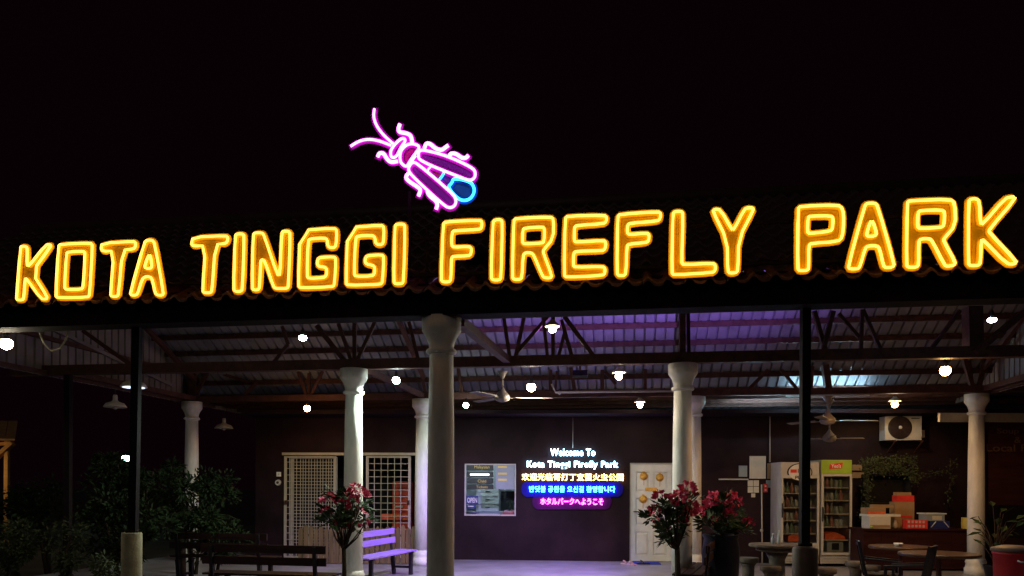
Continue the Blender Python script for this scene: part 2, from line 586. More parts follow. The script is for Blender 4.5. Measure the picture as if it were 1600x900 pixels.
def tile_mesh(name, n_course, v0, w_tiles, zfun, length=0.36, step=0.03, amp=0.042):
    mb = MB(); bm = mb.bm
    seg = 8
    for c in range(n_course):
        va, vb = v0 + c * length, v0 + (c + 1) * length + 0.04
        rows = []
        for v, dz in ((va, step), (vb, 0.0)):
            row = []
            for i in range(w_tiles * seg + 1):
                ph = (i % seg) / seg * 2 * math.pi
                prof = max(0.0, math.sin(ph)) * amp * 1.1 + min(0.0, math.sin(ph)) * amp * 0.35
                row.append(bm.verts.new(Vector((i * T / seg, v, zfun(v) + dz + prof))))
            rows.append(row)
        for i in range(w_tiles * seg):
            f = bm.faces.new((rows[0][i], rows[0][i + 1], rows[1][i + 1], rows[1][i])); f.smooth = True
        low = [bm.verts.new(p.co - Vector((0, 0, 0.028))) for p in rows[0]]
        for i in range(w_tiles * seg):
            bm.faces.new((low[i], low[i + 1], rows[0][i + 1], rows[0][i]))
    return mb.mesh(name)


n_t = int((UR - UL + 1.0) / T)
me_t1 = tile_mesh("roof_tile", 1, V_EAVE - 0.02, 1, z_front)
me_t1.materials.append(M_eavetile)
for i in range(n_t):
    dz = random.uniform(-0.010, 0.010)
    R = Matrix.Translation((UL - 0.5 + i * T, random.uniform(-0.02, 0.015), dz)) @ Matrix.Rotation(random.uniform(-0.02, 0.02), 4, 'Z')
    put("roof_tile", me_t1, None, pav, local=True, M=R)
n_c = int((V_RIDGE - V_EAVE) / 0.36) - 1
me_ts = tile_mesh("tile_sheet", n_c + 1, V_EAVE + 0.34, 6, z_front)
me_ts.materials.append(M_tile)
for i in range(0, n_t, 6):
    put("tile_sheet", me_ts, None, pav, local=True, M=Matrix.Translation((UL - 0.5 + i * T, 0, 0)))
mb = MB()
mb.tube([CF.pt(UL - 0.6, V_RIDGE, Z_RIDGE + 0.05), CF.pt(UR + 0.6, V_RIDGE, Z_RIDGE + 0.05)], 0.11, 10); mb.build("ridge_cap", M_tile, pav)

# ribbed sheets of the rear slope, seen from below
PITCH = 0.19


def ribbed(name, n, length, M=None):
    """n ribs of trapezoid sheet in local x, running along local y; rises +z at each rib"""
    mb = MB(); bm = mb.bm; xs = []
    for i in range(n):
        b = i * PITCH
        xs += [(b, 0), (b + PITCH - 0.044, 0), (b + PITCH - 0.034, 0.05), (b + PITCH - 0.010, 0.05)]
    xs.append((n * PITCH, 0))
    ra = [bm.verts.new((x, 0, z)) for x, z in xs]; rb = [bm.verts.new((x, length, z)) for x, z in xs]
    for i in range(len(xs) - 1):
        bm.faces.new((ra[i], ra[i + 1], rb[i + 1], rb[i]))
    return mb.mesh(name, fix=False)


Ls = (V_BACK - V_RIDGE) * math.sqrt(1 + SLB * SLB)
me_rs = ribbed("roof_sheet", 5, Ls); me_rs.materials.append(M_sheet)
rotB = Matrix.Rotation(-math.atan(SLB), 4, 'X')
k = 0
while UL - 0.3 + k * PITCH * 5 < UR + 0.2:
    put("roof_sheet", me_rs, None, pav, local=True, M=Matrix.Translation((UL - 0.3 + k * PITCH * 5, V_RIDGE, Z_RIDGE)) @ rotB)
    k += 1
# low lean-to roof carrying on behind to the wall
me_ls = ribbed("leanto_sheet", 5, 5.6); me_ls.materials.append(M_sheet)
rotL = Matrix.Rotation(-math.atan(0.05), 4, 'X')
k = 0
while UL - 0.3 + k * PITCH * 5 < 12.5:
    put("leanto_sheet", me_ls, None, pav, local=True, M=Matrix.Translation((UL - 0.3 + k * PITCH * 5, V_BACK - 0.06, z_back(V_BACK - 0.12))) @ rotL)
    k += 1
# purlins
v = 4.07
while v < V_BACK:
    z = z_back(v) - 0.055
    mb = MB()
    mb.bar(CF.pt(UL - 0.2, v, z), CF.pt(UR + 0.1, v, z), 0.055, 0.095)
    u = UL
    for j in range(int((UR - UL) / (PITCH * 1))):      # fixing clips on top of the purlin
        uu = UL + j * PITCH + 0.1
        mb.fbox(CF, uu, uu + 0.03, v - 0.045, v - 0.029, z - 0.01, z + 0.055)
    mb.build("purlin", M_steel, pav)
    v += 0.45
for v in (8.75, 9.25, 9.8):
    z = z_back(V_BACK - 0.12) - 0.05 * (v - V_BACK) - 0.05
    mb = MB(); mb.bar(CF.pt(UL, v, z), CF.pt(12, v, z), 0.05, 0.08); mb.build("purlin", M_steel, pav)


# trusses: chord + struts measured on each column row
def strut_list(parent, v, segs, w=0.055):
    for s in segs:
        x0, y0, x1, y1 = s[:4]; ww = s[4] if len(s) > 4 else w
        vv = v + (s[5] if len(s) > 5 else 0.0)
        mb = MB(); mb.bar(CF.at(x0, y0, vv), CF.at(x1, y1, vv), ww, ww * 0.9, Vector((0, 1, 0)))
        mb.build("strut", M_steel, parent)


V2, V3 = 3.4, 7.45
mb = MB(); mb.fbox(CF, -9.0, UR + 0.5, V2 - 0.07, V2 + 0.07, ZC + 0.003, ZC + 0.16)
tr2 = mb.build("truss", M_steel, pav)
strut_list(tr2, V2, [
    (130, 517, 207, 572, 0.06), (495, 509, 540, 566, 0.075), (529, 506, 550, 567, 0.055), (554, 504, 554, 566, 0.06), (586, 503, 557, 566, 0.055),
    (639, 503, 655, 567, 0.05), (441, 510, 450, 538, 0.05), (450, 538, 427, 567, 0.05),
    (787, 495, 797, 562, 0.055), (819, 495, 804, 565, 0.06), (857, 494, 806, 552, 0.055, 0.06), (849, 495, 856, 565, 0.05), (864, 493, 864, 562, 0.055, 0.1),
    (882, 520, 872, 560, 0.05), (877, 500, 895, 562, 0.055), (882, 495, 930, 560, 0.06, -0.06),
    (1066, 486, 1066, 556, 0.085), (1075, 488, 1076, 556, 0.05, 0.07), (1310, 490, 1342, 527, 0.05), (1347, 484, 1345, 556, 0.045), (1348, 484, 1380, 556, 0.05, 0.05),
    (1302, 486, 1284, 556, 0.06), (1272, 486, 1292, 556, 0.06, 0.05), (1500, 485, 1450, 552, 0.05), (1600, 488, 1524, 550, 0.08, -0.1), (1519, 480, 1521, 556, 0.20, 0.12)])
mb = MB(); mb.fbox(CF, UL, 11.0, V3 - 0.06, V3 + 0.06, ZC + 0.003, ZC + 0.13)
tr3 = mb.build("truss", M_steel, pav)
strut_list(tr3, V3, [
    (250, 517, 296, 618, 0.08), (300, 512, 302, 618, 0.17), (318, 515, 317, 562, 0.05, 0.1), (362, 515, 305, 616, 0.08), (350, 585, 398, 601, 0.06, 0.05), (383, 616, 402, 597, 0.06),
    (466, 581, 480, 621, 0.065), (483, 540, 483, 621, 0.06, 0.05), (520, 545, 485, 621, 0.06), (657, 578, 666, 620, 0.06),
    (710, 537, 722, 614, 0.07), (860, 578, 860, 618, 0.07), (870, 580, 867, 618, 0.05, 0.04), (892, 575, 899, 619, 0.07), (941, 578, 941, 615, 0.07),
    (1008, 577, 1008, 612, 0.06), (945, 580, 962, 600, 0.06, 0.05), (1200, 578, 1170, 608, 0.06), (1220, 578, 1245, 608, 0.06), (1289, 570, 1294, 608, 0.12), (1268, 572, 1266, 608, 0.08),
    (1495, 520, 1520, 608, 0.08), (1540, 560, 1529, 608, 0.07), (1513, 560, 1519, 608, 0.06, 0.05)])
# the raking brace from the front column back to the second row, and ties between rows
mb = MB(); mb.bar(CF.pt(-0.62, 0.2, ZC + 0.0), CF.at(792, 562, 3.3), 0.10, 0.10)
tr1 = mb.build("raking_brace", M_steel, pav)
for u in (-2.99, 2.2, -8.1, 7.82):
    mb = MB(); mb.bar(CF.pt(u, V2 + 0.08, ZC + 0.075), CF.pt(u, V3 - 0.07, ZC + 0.075), 0.07, 0.10); mb.build("tie_beam", M_steel, pav)
    mb = MB(); mb.bar(CF.pt(u, V2 + 0.1, z_back(V2 + 0.8) - 0.16), CF.pt(u, V3, z_back(V3) - 0.16), 0.07, 0.09); mb.build("rafter", M_steel, pav)
    mb = MB(); mb.bar(CF.pt(u, 0.2, z_front(0.2) - 0.16), CF.pt(u, V_RIDGE, Z_RIDGE - 0.16), 0.07, 0.09); mb.build("rafter", M_steel, pav)


# gable cladding, one ribbed sheet beside the other, cut along the roof line
def gable(u, v0, v1, sgn):
    v = v0; W = 0.76
    while v < v1 - 0.01:
        mb = MB(); bm = mb.bm; cols = []
        m = 4
        for i in range(m):
            b = v + i * 0.19
            cols += [(b, 0), (b + 0.146, 0), (b + 0.156, 0.035), (b + 0.18, 0.035)]
        cols.append((v + W, 0))
        A = []; B = []
        for vv, off in cols:
            zt = (z_front(vv) if vv < V_RIDGE else z_back(vv) if vv < V_BACK else z_back(V_BACK)) - 0.02
            A.append(bm.verts.new(CF.pt(u + sgn * off, vv, ZC - 0.0))); B.append(bm.verts.new(CF.pt(u + sgn * off, vv, max(zt, ZC + 0.02))))
        for i in range(len(cols) - 1):
            bm.faces.new((A[i], A[i + 1], B[i + 1], B[i]))
        mb.build("gable_sheet", M_clad, pav, fix=False)
        v += W + 0.002


gable(-8.4, 0.15, 11.0, -1)
gable(8.05, 0.15, 9.2, 1)
for u, sg in ((-8.33, 1), (7.98, -1)):
    for z in (ZC + 0.04, ZC + 0.62):
        mb = MB(); mb.bar(CF.pt(u, 0.2, z), CF.pt(u, 8.6 if z < ZC + 0.3 else 7.0, z), 0.06, 0.07); mb.build("girt", M_steel, pav)
mb = MB(); mb.bar(CF.pt(-8.32, 2.4, ZC + 0.95), CF.pt(-8.32, 6.9, ZC + 0.30), 0.05, 0.06); mb.build("wind_brace", M_clad, pav)

# footings under the thin posts
ft = thing("post_footing", "ochre concrete drum footing at the foot of the thin post among the shrubs", "footing", CF.pt(CF.px(206, 832, 0.05)[0], 0.05, 0))
u, z = CF.px(206, 832, 0.05)
mb = MB(); mb.lathe([(0.112, -0.1), (0.112, z - 0.015), (0.104, z)], CF.pt(u, 0.05, 0), 24); mb.build("drum", M_footing, ft)
mb = MB(); mb.lathe([(0.07, z), (0.07, z + 0.03), (0.06, z + 0.035)], CF.pt(u, 0.05, 0), 16); mb.build("collar", M_post, ft)
u, z = CF.px(1258, 853, 0.05)
ft2 = thing("post_footing", "wide dark concrete footing of the thin post in front of the fridges", "footing", CF.pt(u, 0.05, 0))
mb = MB(); mb.lathe([(0.125, -0.1), (0.125, z - 0.03), (0.10, z)], CF.pt(u, 0.05, 0), 24); mb.build("drum", M_brown, ft2)
mb = MB(); mb.lathe([(0.07, z), (0.07, z + 0.03), (0.06, z + 0.035)], CF.pt(u, 0.05, 0), 16); mb.build("collar", M_post, ft2)

# ================================================================== the amber letters
LETTERS = []


def L(ch, crop, outer, *inner):
    ox, oy, s = crop
    LETTERS.append((ch, [(ox + x / s, oy + y / s) for x, y in outer], [[(ox + x / s, oy + y / s) for x, y in q] for q in inner]))


C1, C2, C3, C4, CN = (0, 360, 4), (400, 320, 4), (800, 300, 4), (1200, 280, 4), (340, 330, 6)
L("K", C1, [(128, 105), (138, 97), (165, 100), (170, 115), (168, 222), (180, 222), (285, 90), (315, 88), (318, 98), (198, 262), (296, 415), (288, 430), (255, 428), (165, 300), (157, 300), (148, 425), (138, 435), (108, 435), (102, 425)])
L("O", C1, [(365, 98), (378, 86), (568, 78), (578, 92), (560, 405), (548, 418), (358, 421), (347, 410)], [(415, 142), (427, 134), (522, 129), (532, 140), (520, 355), (508, 368), (412, 370), (402, 358)])
L("T", C1, [(635, 80), (838, 68), (848, 78), (845, 105), (832, 116), (765, 122), (740, 402), (730, 413), (697, 412), (690, 402), (712, 128), (642, 130), (632, 118)])
L("A", C1, [(902, 75), (920, 60), (950, 60), (965, 75), (1022, 393), (1015, 405), (985, 405), (970, 395), (952, 308), (938, 289), (905, 289), (888, 305), (860, 395), (848, 405), (822, 405), (812, 395)], [(928, 155), (940, 155), (950, 225), (940, 238), (908, 236), (903, 222)])
L("T", C1, [(1205, 42), (1413, 32), (1425, 45), (1420, 70), (1408, 82), (1345, 87), (1325, 378), (1314, 390), (1277, 390), (1265, 380), (1285, 94), (1207, 98), (1196, 86)])
L("I", CN, [(165, 225), (182, 212), (235, 212), (250, 225), (232, 735), (215, 752), (165, 752), (148, 735)])
L("N", CN, [(333, 218), (350, 202), (415, 202), (432, 217), (560, 600), (585, 600), (600, 205), (615, 187), (665, 187), (682, 205), (663, 708), (650, 724), (540, 724), (523, 708), (440, 460), (415, 452), (402, 470), (393, 718), (378, 738), (337, 738), (321, 722)])
L("G", C2, [(275, 160), (490, 145), (505, 160), (500, 252), (490, 267), (460, 267), (448, 256), (445, 218), (430, 206), (337, 212), (325, 225), (318, 448), (328, 460), (425, 455), (440, 440), (442, 400), (428, 388), (395, 386), (382, 372), (385, 340), (400, 328), (488, 325), (500, 335), (490, 500), (478, 512), (277, 520), (264, 508)])
L("G", C2, [(574, 142), (785, 127), (800, 140), (797, 233), (786, 248), (758, 248), (746, 236), (743, 202), (728, 191), (635, 194), (622, 207), (612, 435), (622, 447), (725, 445), (740, 430), (742, 390), (730, 378), (692, 371), (680, 357), (685, 327), (700, 317), (787, 312), (799, 324), (790, 485), (778, 497), (572, 503), (560, 490)])
L("I", C2, [(867, 132), (880, 120), (922, 120), (932, 132), (922, 480), (910, 493), (870, 494), (860, 482)])
L("F", C2, [(1170, 118), (1182, 106), (1400, 95), (1413, 107), (1410, 143), (1398, 154), (1237, 161), (1225, 172), (1222, 255), (1234, 265), (1333, 260), (1347, 272), (1343, 308), (1330, 319), (1232, 321), (1221, 332), (1218, 470), (1206, 482), (1168, 482), (1156, 470)])
L("I", C2, [(1480, 107), (1493, 94), (1530, 92), (1540, 105), (1532, 457), (1520, 470), (1480, 470), (1469, 458)])
L("R", C3, [(10, 178), (22, 165), (243, 155), (260, 170), (258, 290), (195, 363), (195, 380), (250, 525), (240, 538), (203, 536), (190, 525), (135, 392), (120, 380), (85, 379), (70, 391), (62, 535), (50, 546), (12, 546), (2, 535)], [(68, 235), (78, 225), (193, 217), (203, 228), (200, 310), (190, 319), (75, 325), (65, 315)])
L("E", C3, [(332, 163), (347, 150), (578, 145), (592, 158), (588, 185), (575, 197), (402, 209), (390, 220), (388, 304), (398, 314), (573, 302), (588, 315), (582, 355), (568, 366), (398, 370), (385, 382), (383, 460), (393, 470), (568, 465), (582, 477), (580, 508), (568, 521), (340, 533), (325, 522)])
L("F", C3, [(660, 152), (673, 139), (915, 122), (930, 135), (925, 168), (912, 181), (735, 195), (722, 207), (720, 255), (732, 266), (845, 256), (858, 268), (855, 302), (842, 315), (730, 325), (718, 337), (712, 510), (700, 522), (667, 522), (655, 510)])
L("L", C3, [(1005, 135), (1017, 122), (1058, 120), (1070, 133), (1060, 440), (1068, 454), (1258, 445), (1272, 458), (1270, 490), (1257, 503), (1010, 518), (998, 507)])
L("Y", C3, [(1253, 117), (1268, 107), (1303, 109), (1375, 236), (1386, 236), (1453, 106), (1473, 98), (1506, 99), (1510, 112), (1417, 290), (1412, 490), (1400, 504), (1362, 507), (1348, 495), (1345, 300)])
L("P", C4, [(188, 182), (202, 169), (438, 160), (468, 185), (474, 260), (465, 362), (438, 389), (267, 401), (255, 413), (255, 560), (243, 570), (197, 571), (185, 560)], [(250, 238), (262, 230), (393, 228), (408, 242), (403, 308), (393, 324), (257, 340), (247, 330)])
L("A", C4, [(605, 163), (620, 150), (668, 149), (685, 165), (790, 530), (780, 550), (737, 553), (722, 543), (697, 432), (682, 416), (625, 416), (608, 430), (575, 545), (563, 560), (512, 561), (500, 548)], [(640, 263), (655, 261), (680, 340), (670, 355), (622, 357), (615, 345)])
L("R", C4, [(870, 145), (882, 134), (1138, 125), (1168, 148), (1173, 288), (1100, 370), (1098, 386), (1172, 520), (1163, 538), (1117, 545), (1103, 535), (1027, 387), (1010, 371), (955, 373), (942, 387), (942, 535), (930, 550), (877, 550), (865, 540)], [(937, 208), (952, 195), (1088, 191), (1105, 206), (1100, 288), (1085, 301), (947, 308), (935, 297)])
L("K", C4, [(1254, 135), (1268, 124), (1300, 121), (1322, 138), (1328, 278), (1342, 282), (1480, 120), (1528, 108), (1550, 118), (1382, 315), (1382, 332), (1555, 515), (1543, 530), (1492, 530), (1345, 377), (1333, 379), (1328, 525), (1315, 539), (1264, 540), (1252, 528)])


def offset_poly(pts, d):
    area = sum(a[0] * b[1] - b[0] * a[1] for a, b in zip(pts, pts[1:] + pts[:1]))
    s = 1 if area > 0 else -1
    o = []; N = len(pts)
    for i in range(N):
        a, b, c = Vector(pts[i - 1]), Vector(pts[i]), Vector(pts[(i + 1) % N])
        n1 = (b - a); n2 = (c - b)
        n = n1.normalized() + n2.normalized()
        n = Vector((n.y, -n.x)) * s
        if n.length > 1e-6:
            n.normalize()
        o.append((b.x + n.x * d, b.y + n.y * d))
    return o


def panel(name, fr, loops, v0, v1, mat, parent):
    """solid panel between planes v0 and v1 with holes; loops are (u,z) outlines"""
    mb = MB(); bm = mb.bm; rings = {}
    for v in (v0, v1):
        edges = []; rings[v] = []
        for lp in loops:
            vs = [bm.verts.new(fr.pt(u, v, z)) for u, z in lp]
            rings[v].append(vs)
            for i in range(len(vs)):
                edges.append(bm.edges.new((vs[i - 1], vs[i])))
        bmesh.ops.triangle_fill(bm, use_beauty=True, edges=edges)
    for ra, rb in zip(rings[v0], rings[v1]):
        for i in range(len(ra)):
            try:
                bm.faces.new((ra[i - 1], ra[i], rb[i], rb[i - 1]))
            except ValueError:
                pass
    return mb.build(name, mat, parent)


V_S = -0.36
sign = thing("roof_sign", "amber neon outlined letters along the eave spelling the firefly park's name", "neon sign", CF.pt(0, V_S, EYE + 2.2), CF.ang)
WM[sign.name] = CF.frame(0, V_S, EYE + 2.2)
for ch, outer, inners in LETTERS:
    lp = [[CF.px(x, y, V_S) for x, y in chaikin(q, 1)] for q in [outer] + inners]
    loops = lp
    let = panel("letter", CF, loops, V_S + 0.026, V_S + 0.05, M_sheath, sign)
    for q in lp:
        mb = MB(); mb.tube([CF.pt(u, V_S, z) for u, z in q], 0.0122, 8, True)
        mb.build("neon_tube", E_gold, let)
        mb = MB(); mb.ribbon(CF, q, 0.034, V_S + 0.0215); mb.build("halo_strip", M_sheath, let, fix=False)  # added strip, catches the tube's glow as a halo round the outline
# carrying rails and stays behind the letters
for yl, yr in ((452, 398), (402, 330)):
    a, b = CF.at(15, yl, V_S + 0.075), CF.at(1590, yr, V_S + 0.075)
    mb = MB(); mb.bar(a, b, 0.03, 0.03); mb.build("rail", M_post, sign)
for i in range(14):
    u = -7.0 + i * 1.02
    mb = MB(); mb.bar(CF.pt(u, V_S + 0.105, EYE + 2.15), CF.pt(u, V_S + 0.105, EYE + 2.72), 0.028, 0.028); mb.build("upright", M_post, sign)

for xa, xb, ya, yb, sg in ((262, 300, 440, 432, 0.06), (640, 690, 420, 415, 0.07), (1180, 1245, 398, 392, 0.08)):
    a, b = CF.at(xa, ya, V_S + 0.04), CF.at(xb, yb, V_S + 0.04)
    mb = MB(); mb.tube([a, a.lerp(b, 0.3) - Vector((0, 0, sg * 0.8)), a.lerp(b, 0.6) - Vector((0, 0, sg)), b], 0.006, 6); mb.build("power_lead", M_post, sign)

# ================================================================== the neon firefly
FC = (520, 150, 4.738)


def fpts(pts):
    return [CF.px(FC[0] + x / FC[2], FC[1] + y / FC[2], V_S) for x, y in pts]


fly = thing("firefly_sign", "pink neon firefly with purple wings and blue glowing tail above the letters", "neon sign", CF.at(690, 325, V_S), CF.ang)
WM[fly.name] = CF.frame(*[CF.px(690, 325, V_S)[0], V_S, CF.px(690, 325, V_S)[1]])


CH = [0]


def ntube(name, pts, r, mat, parent, closed=False, k=2, v=V_S, chan=0.036):
    """a neon tube and, behind it, an added coloured channel that catches its glow"""
    q = chaikin(fpts(pts), k, closed)
    mb = MB(); mb.tube([CF.pt(u, v, z) for u, z in q], r, 8, closed)
    o = mb.build(name, mat, parent)
    CH[0] += 1
    v0 = V_S + 0.0195 + CH[0] * 0.0003
    mb = MB(); bm = mb.bm; N = len(q); row = []
    for i, (u, z) in enumerate(q):
        a = Vector(q[i - 1] if (closed or i) else q[0]); b = Vector(q[(i + 1) % N] if (closed or i < N - 1) else q[-1])
        d = (b - a).normalized(); n = Vector((-d.y, d.x)) * chan
        if not closed and i in (0, N - 1):
            u, z = Vector((u, z)) + d * (chan * 0.6 if i else -chan * 0.6)
        row.append([bm.verts.new(CF.pt(u + s_ * n.x, vv, z + s_ * n.y)) for s_, vv in ((-1, v0), (1, v0), (1, v0 + 0.0002), (-1, v0 + 0.0002))])
    for i in range(N if closed else N - 1):
        A, B = row[i], row[(i + 1) % N]
        for j in range(4):
            bm.faces.new((A[j], A[(j + 1) % 4], B[(j + 1) % 4], B[j]))
    m_ = M_haloblue if mat is E_cyan else M_halopink
    if parent is fly:
        mb.build("halo_strip", m_, o, fix=False)
    else:
        mb.build("halo_strip", m_, parent, fix=False)
    return o


def npanel(name, pts, mat, parent, v=0.028, k=2):
    q = chaikin(fpts(pts), k, True)
    return panel(name, CF, [q], V_S + v, V_S + v + 0.012, mat, parent)


for pts in ([(308, 95), (300, 150), (320, 215), (370, 285), (445, 352)], [(132, 372), (190, 335), (260, 318), (340, 330), (430, 365)]):
    ntube("antenna", pts, 0.0125, E_pink, fly)
HEAD = [(430, 452), (427, 405), (458, 358), (500, 318), (530, 312), (538, 335), (505, 378), (478, 438), (455, 457)]
THOR = [(495, 455), (505, 400), (548, 358), (600, 352), (648, 376), (610, 428), (572, 480), (548, 528), (505, 500)]
WING1 = [(632, 435), (640, 405), (672, 398), (840, 440), (1035, 530), (1058, 570), (1048, 610), (1015, 627), (960, 608), (640, 480)]
WING2 = [(562, 525), (590, 488), (628, 500), (885, 720), (915, 768), (905, 812), (870, 830), (828, 815), (600, 605), (560, 555)]
for nm, pts, pm_ in (("head", HEAD, M_wingpanel), ("thorax", THOR, M_chestpanel), ("wing", WING1, M_wingpanel), ("wing", WING2, M_wingpanel)):
    p = npanel(nm, pts, pm_, fly)
    ntube("neon_tube", pts, 0.0135, E_pink, p, True)
for pts in ([(497, 208), (485, 240), (490, 268), (545, 275), (578, 292), (588, 342)], [(332, 450), (345, 422), (375, 422), (400, 465), (430, 492), (480, 483)],
            [(678, 388), (690, 350), (720, 352), (760, 390), (805, 402), (828, 385), (855, 365)], [(858, 458), (870, 425), (910, 425), (955, 460), (985, 460), (1003, 440)],
            [(560, 572), (538, 600), (560, 630), (640, 680), (650, 700), (635, 740)], [(700, 700), (710, 735), (768, 778), (775, 808), (765, 837)]):
    ntube("leg", pts, 0.0185, E_pink, fly)
BELLY = [(650, 480), (715, 505), (820, 560), (795, 620), (700, 540)]
p = npanel("abdomen", BELLY, M_bellypanel, fly, 0.034, 1)
ntube("neon_tube", [(728, 520), (708, 540), (700, 556)], 0.010, E_pink, p, False, 1, V_S, 0.013)
ntube("neon_tube", [(588, 482), (600, 462), (616, 442)], 0.010, E_pink, p, False, 1, V_S, 0.013)
BELLY2 = [(822, 566), (890, 596), (880, 640), (845, 668), (788, 622)]
p = npanel("abdomen", BELLY2, M_wingpanel, fly, 0.034, 1)
ntube("neon_tube", [(822, 570), (808, 595), (790, 618)], 0.0125, E_cyan, p, False, 1, V_S, 0.015)
TAIL = [(848, 672), (882, 640), (892, 605), (1005, 627), (1042, 662), (1048, 712), (1018, 760), (968, 775), (920, 755)]
p = npanel("tail_lamp", TAIL, M_tailpanel, fly, 0.034)
ntube("neon_tube", TAIL, 0.0145, E_cyan, p, True, 2, V_S + 0.008)
for x in (640, 715):
    a = CF.at(x, 300, V_S + 0.06); b = CF.pt(CF.px(x, 300, V_S + 0.06)[0], V_S + 0.06, EYE + 2.3)
    mb = MB(); mb.bar(a, b, 0.03, 0.03); mb.build("stay", M_post, fly)

# ================================================================== the office behind
ZW = 3.3
off = thing("office_building", "dark maroon office wall with a white door, grille gates and a lit ticket window", "building", WF.pt(0, 0, 0), WF.ang)
WM[off.name] = WF.frame(0, 0, 0)
wu = lambda x, y=800: WF.px(x, y, 0)[0]
wz = lambda x, y: WF.px(x, y, 0)[1]
u0, ug0, ug1, uw0, uw1, ud0, ud1, ue = wu(399), wu(444), wu(650), wu(725.5), wu(806), wu(985.5), wu(1050), 11.5
zg, zwb, zwt, zd = wz(550, 709), wz(766, 806), wz(766, 724.5), wz(1017, 725)
mb = MB(); T2 = 0.18
for a, b, z0, z1 in ((u0, ug0, 0, ZW), (ug0, ug1, zg, ZW), (ug1, uw0, 0, ZW), (uw0, uw1, 0, zwb), (uw0, uw1, zwt, ZW), (uw1, ud0, 0, ZW), (ud0, ud1, zd, ZW), (ud1, ue, 0, ZW)):
    mb.fbox(WF, a, b, 0, T2, z0 - (0.1 if z0 == 0 else 0), z1)
mb.fbox(WF, u0, u0 + 0.18, T2, 5.0, -0.1, ZW)
wall = mb.build("wall", M_wall, off)
mb = MB(); mb.fbox(WF, u0, ue, -0.78, -0.002, 3.19, 3.27); mb.build("ledge", M_wall, off)
# blocking on top of the wall, up to the lean-to roof
# rooms behind the openings
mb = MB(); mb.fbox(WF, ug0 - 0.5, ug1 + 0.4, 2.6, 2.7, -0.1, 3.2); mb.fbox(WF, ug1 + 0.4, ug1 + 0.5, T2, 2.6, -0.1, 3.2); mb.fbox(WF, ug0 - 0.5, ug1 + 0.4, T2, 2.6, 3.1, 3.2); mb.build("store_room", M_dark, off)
mb = MB(); mb.fbox(WF, uw0 - 0.8, uw1 + 0.9, 2.2, 2.3, -0.1, 3.1); mb.fbox(WF, uw0 - 0.9, uw0 - 0.8, T2, 2.3, -0.1, 3.1); mb.fbox(WF, uw1 + 0.9, uw1 + 1.0, T2, 2.3, -0.1, 3.1)
mb.fbox(WF, uw0 - 0.8, uw1 + 0.9, T2, 2.2, 2.85, 3.0); mb.build("ticket_room", M_room2, off)
# ticket window: frame, pane
win = empty_part("window", off)
mb = MB()
for a, b, z0, z1 in ((uw0, uw0 + 0.03, zwb, zwt), (uw1 - 0.03, uw1, zwb, zwt), (uw0 + 0.03, uw1 - 0.03, zwb, zwb + 0.03), (uw0 + 0.03, uw1 - 0.03, zwt - 0.03, zwt)):
    mb.fbox(WF, a, b, 0.02, 0.09, z0, z1)
mb.build("frame", M_offw, win)
mb = MB(); mb.fbox(WF, uw0 + 0.03, uw1 - 0.03, 0.05, 0.056, zwb + 0.03, zwt - 0.03); mb.build("pane", M_glass, win)
# door
um = (ud0 + ud1) / 2
PANS = [(ua, ub, za, zb) for ua, ub in ((ud0 + 0.11, um - 0.045), (um + 0.045, ud1 - 0.10)) for za, zb in ((0.14, 0.66), (0.80, 1.40), (1.54, 1.98))]
mb = MB(); mb.fbox(WF, ud0 + 0.004, ud1 - 0.004, 0.05, 0.085, 0.012, zd - 0.004)
for xa, xb in ((ud0 + 0.004, ud0 + 0.11), (um - 0.045, um + 0.045), (ud1 - 0.10, ud1 - 0.004)):       # stiles
    mb.fbox(WF, xa, xb, 0.018, 0.0495, 0.012, zd - 0.004)
for xa, xb in ((ud0 + 0.11, um - 0.045), (um + 0.045, ud1 - 0.10)):                                    # rails
    for za, zb in ((0.012, 0.14), (0.66, 0.80), (1.40, 1.54), (1.98, zd - 0.004)):
        mb.fbox(WF, xa, xb, 0.020, 0.0495, za, zb)
door = mb.build("door", M_white, off)
for ua, ub, za, zb in PANS:
    mb = MB()
    A = [WF.pt(u_, 0.0485, z_) for u_, z_ in ((ua + 0.012, za + 0.012), (ub - 0.012, za + 0.012), (ub - 0.012, zb - 0.012), (ua + 0.012, zb - 0.012))]
    B = [WF.pt(u_, 0.026, z_) for u_, z_ in ((ua + 0.055, za + 0.055), (ub - 0.055, za + 0.055), (ub - 0.055, zb - 0.055), (ua + 0.055, zb - 0.055))]
    mb.prism(A, B); mb.build("door_panel", M_white, door)
uh = WF.px(992, 800, 0)[0]
zh = WF.px(992, 799.5, 0)[1]
mb = MB(); mb.cyl(WF.pt(uh - 0.02, 0.03, zh), WF.pt(uh - 0.02, -0.025, zh), 0.012, n=10); mb.bar(WF.pt(uh - 0.03, -0.03, zh), WF.pt(uh + 0.09, -0.03, zh), 0.02, 0.022)
mb.cyl(WF.pt(uh - 0.02, 0.03, zh), WF.pt(uh - 0.02, 0.02, zh), 0.03, n=12)
mb.build("handle", M_steel, door)
mb = MB()
mb.fbox(WF, ud0 - 0.02, ud0, -0.006, 0.1, 0, zd + 0.022); mb.fbox(WF, ud1, ud1 + 0.02, -0.006, 0.1, 0, zd + 0.022); mb.fbox(WF, ud0, ud1, -0.006, 0.1, zd, zd + 0.022)
mb.build("door_frame", M_cream, off)
# head rail over the gates
mb = MB(); mb.pbox(WF, 440.5, 707, 651, 711.5, -0.10, -0.004); mb.build("gate_rail", M_cream, off)


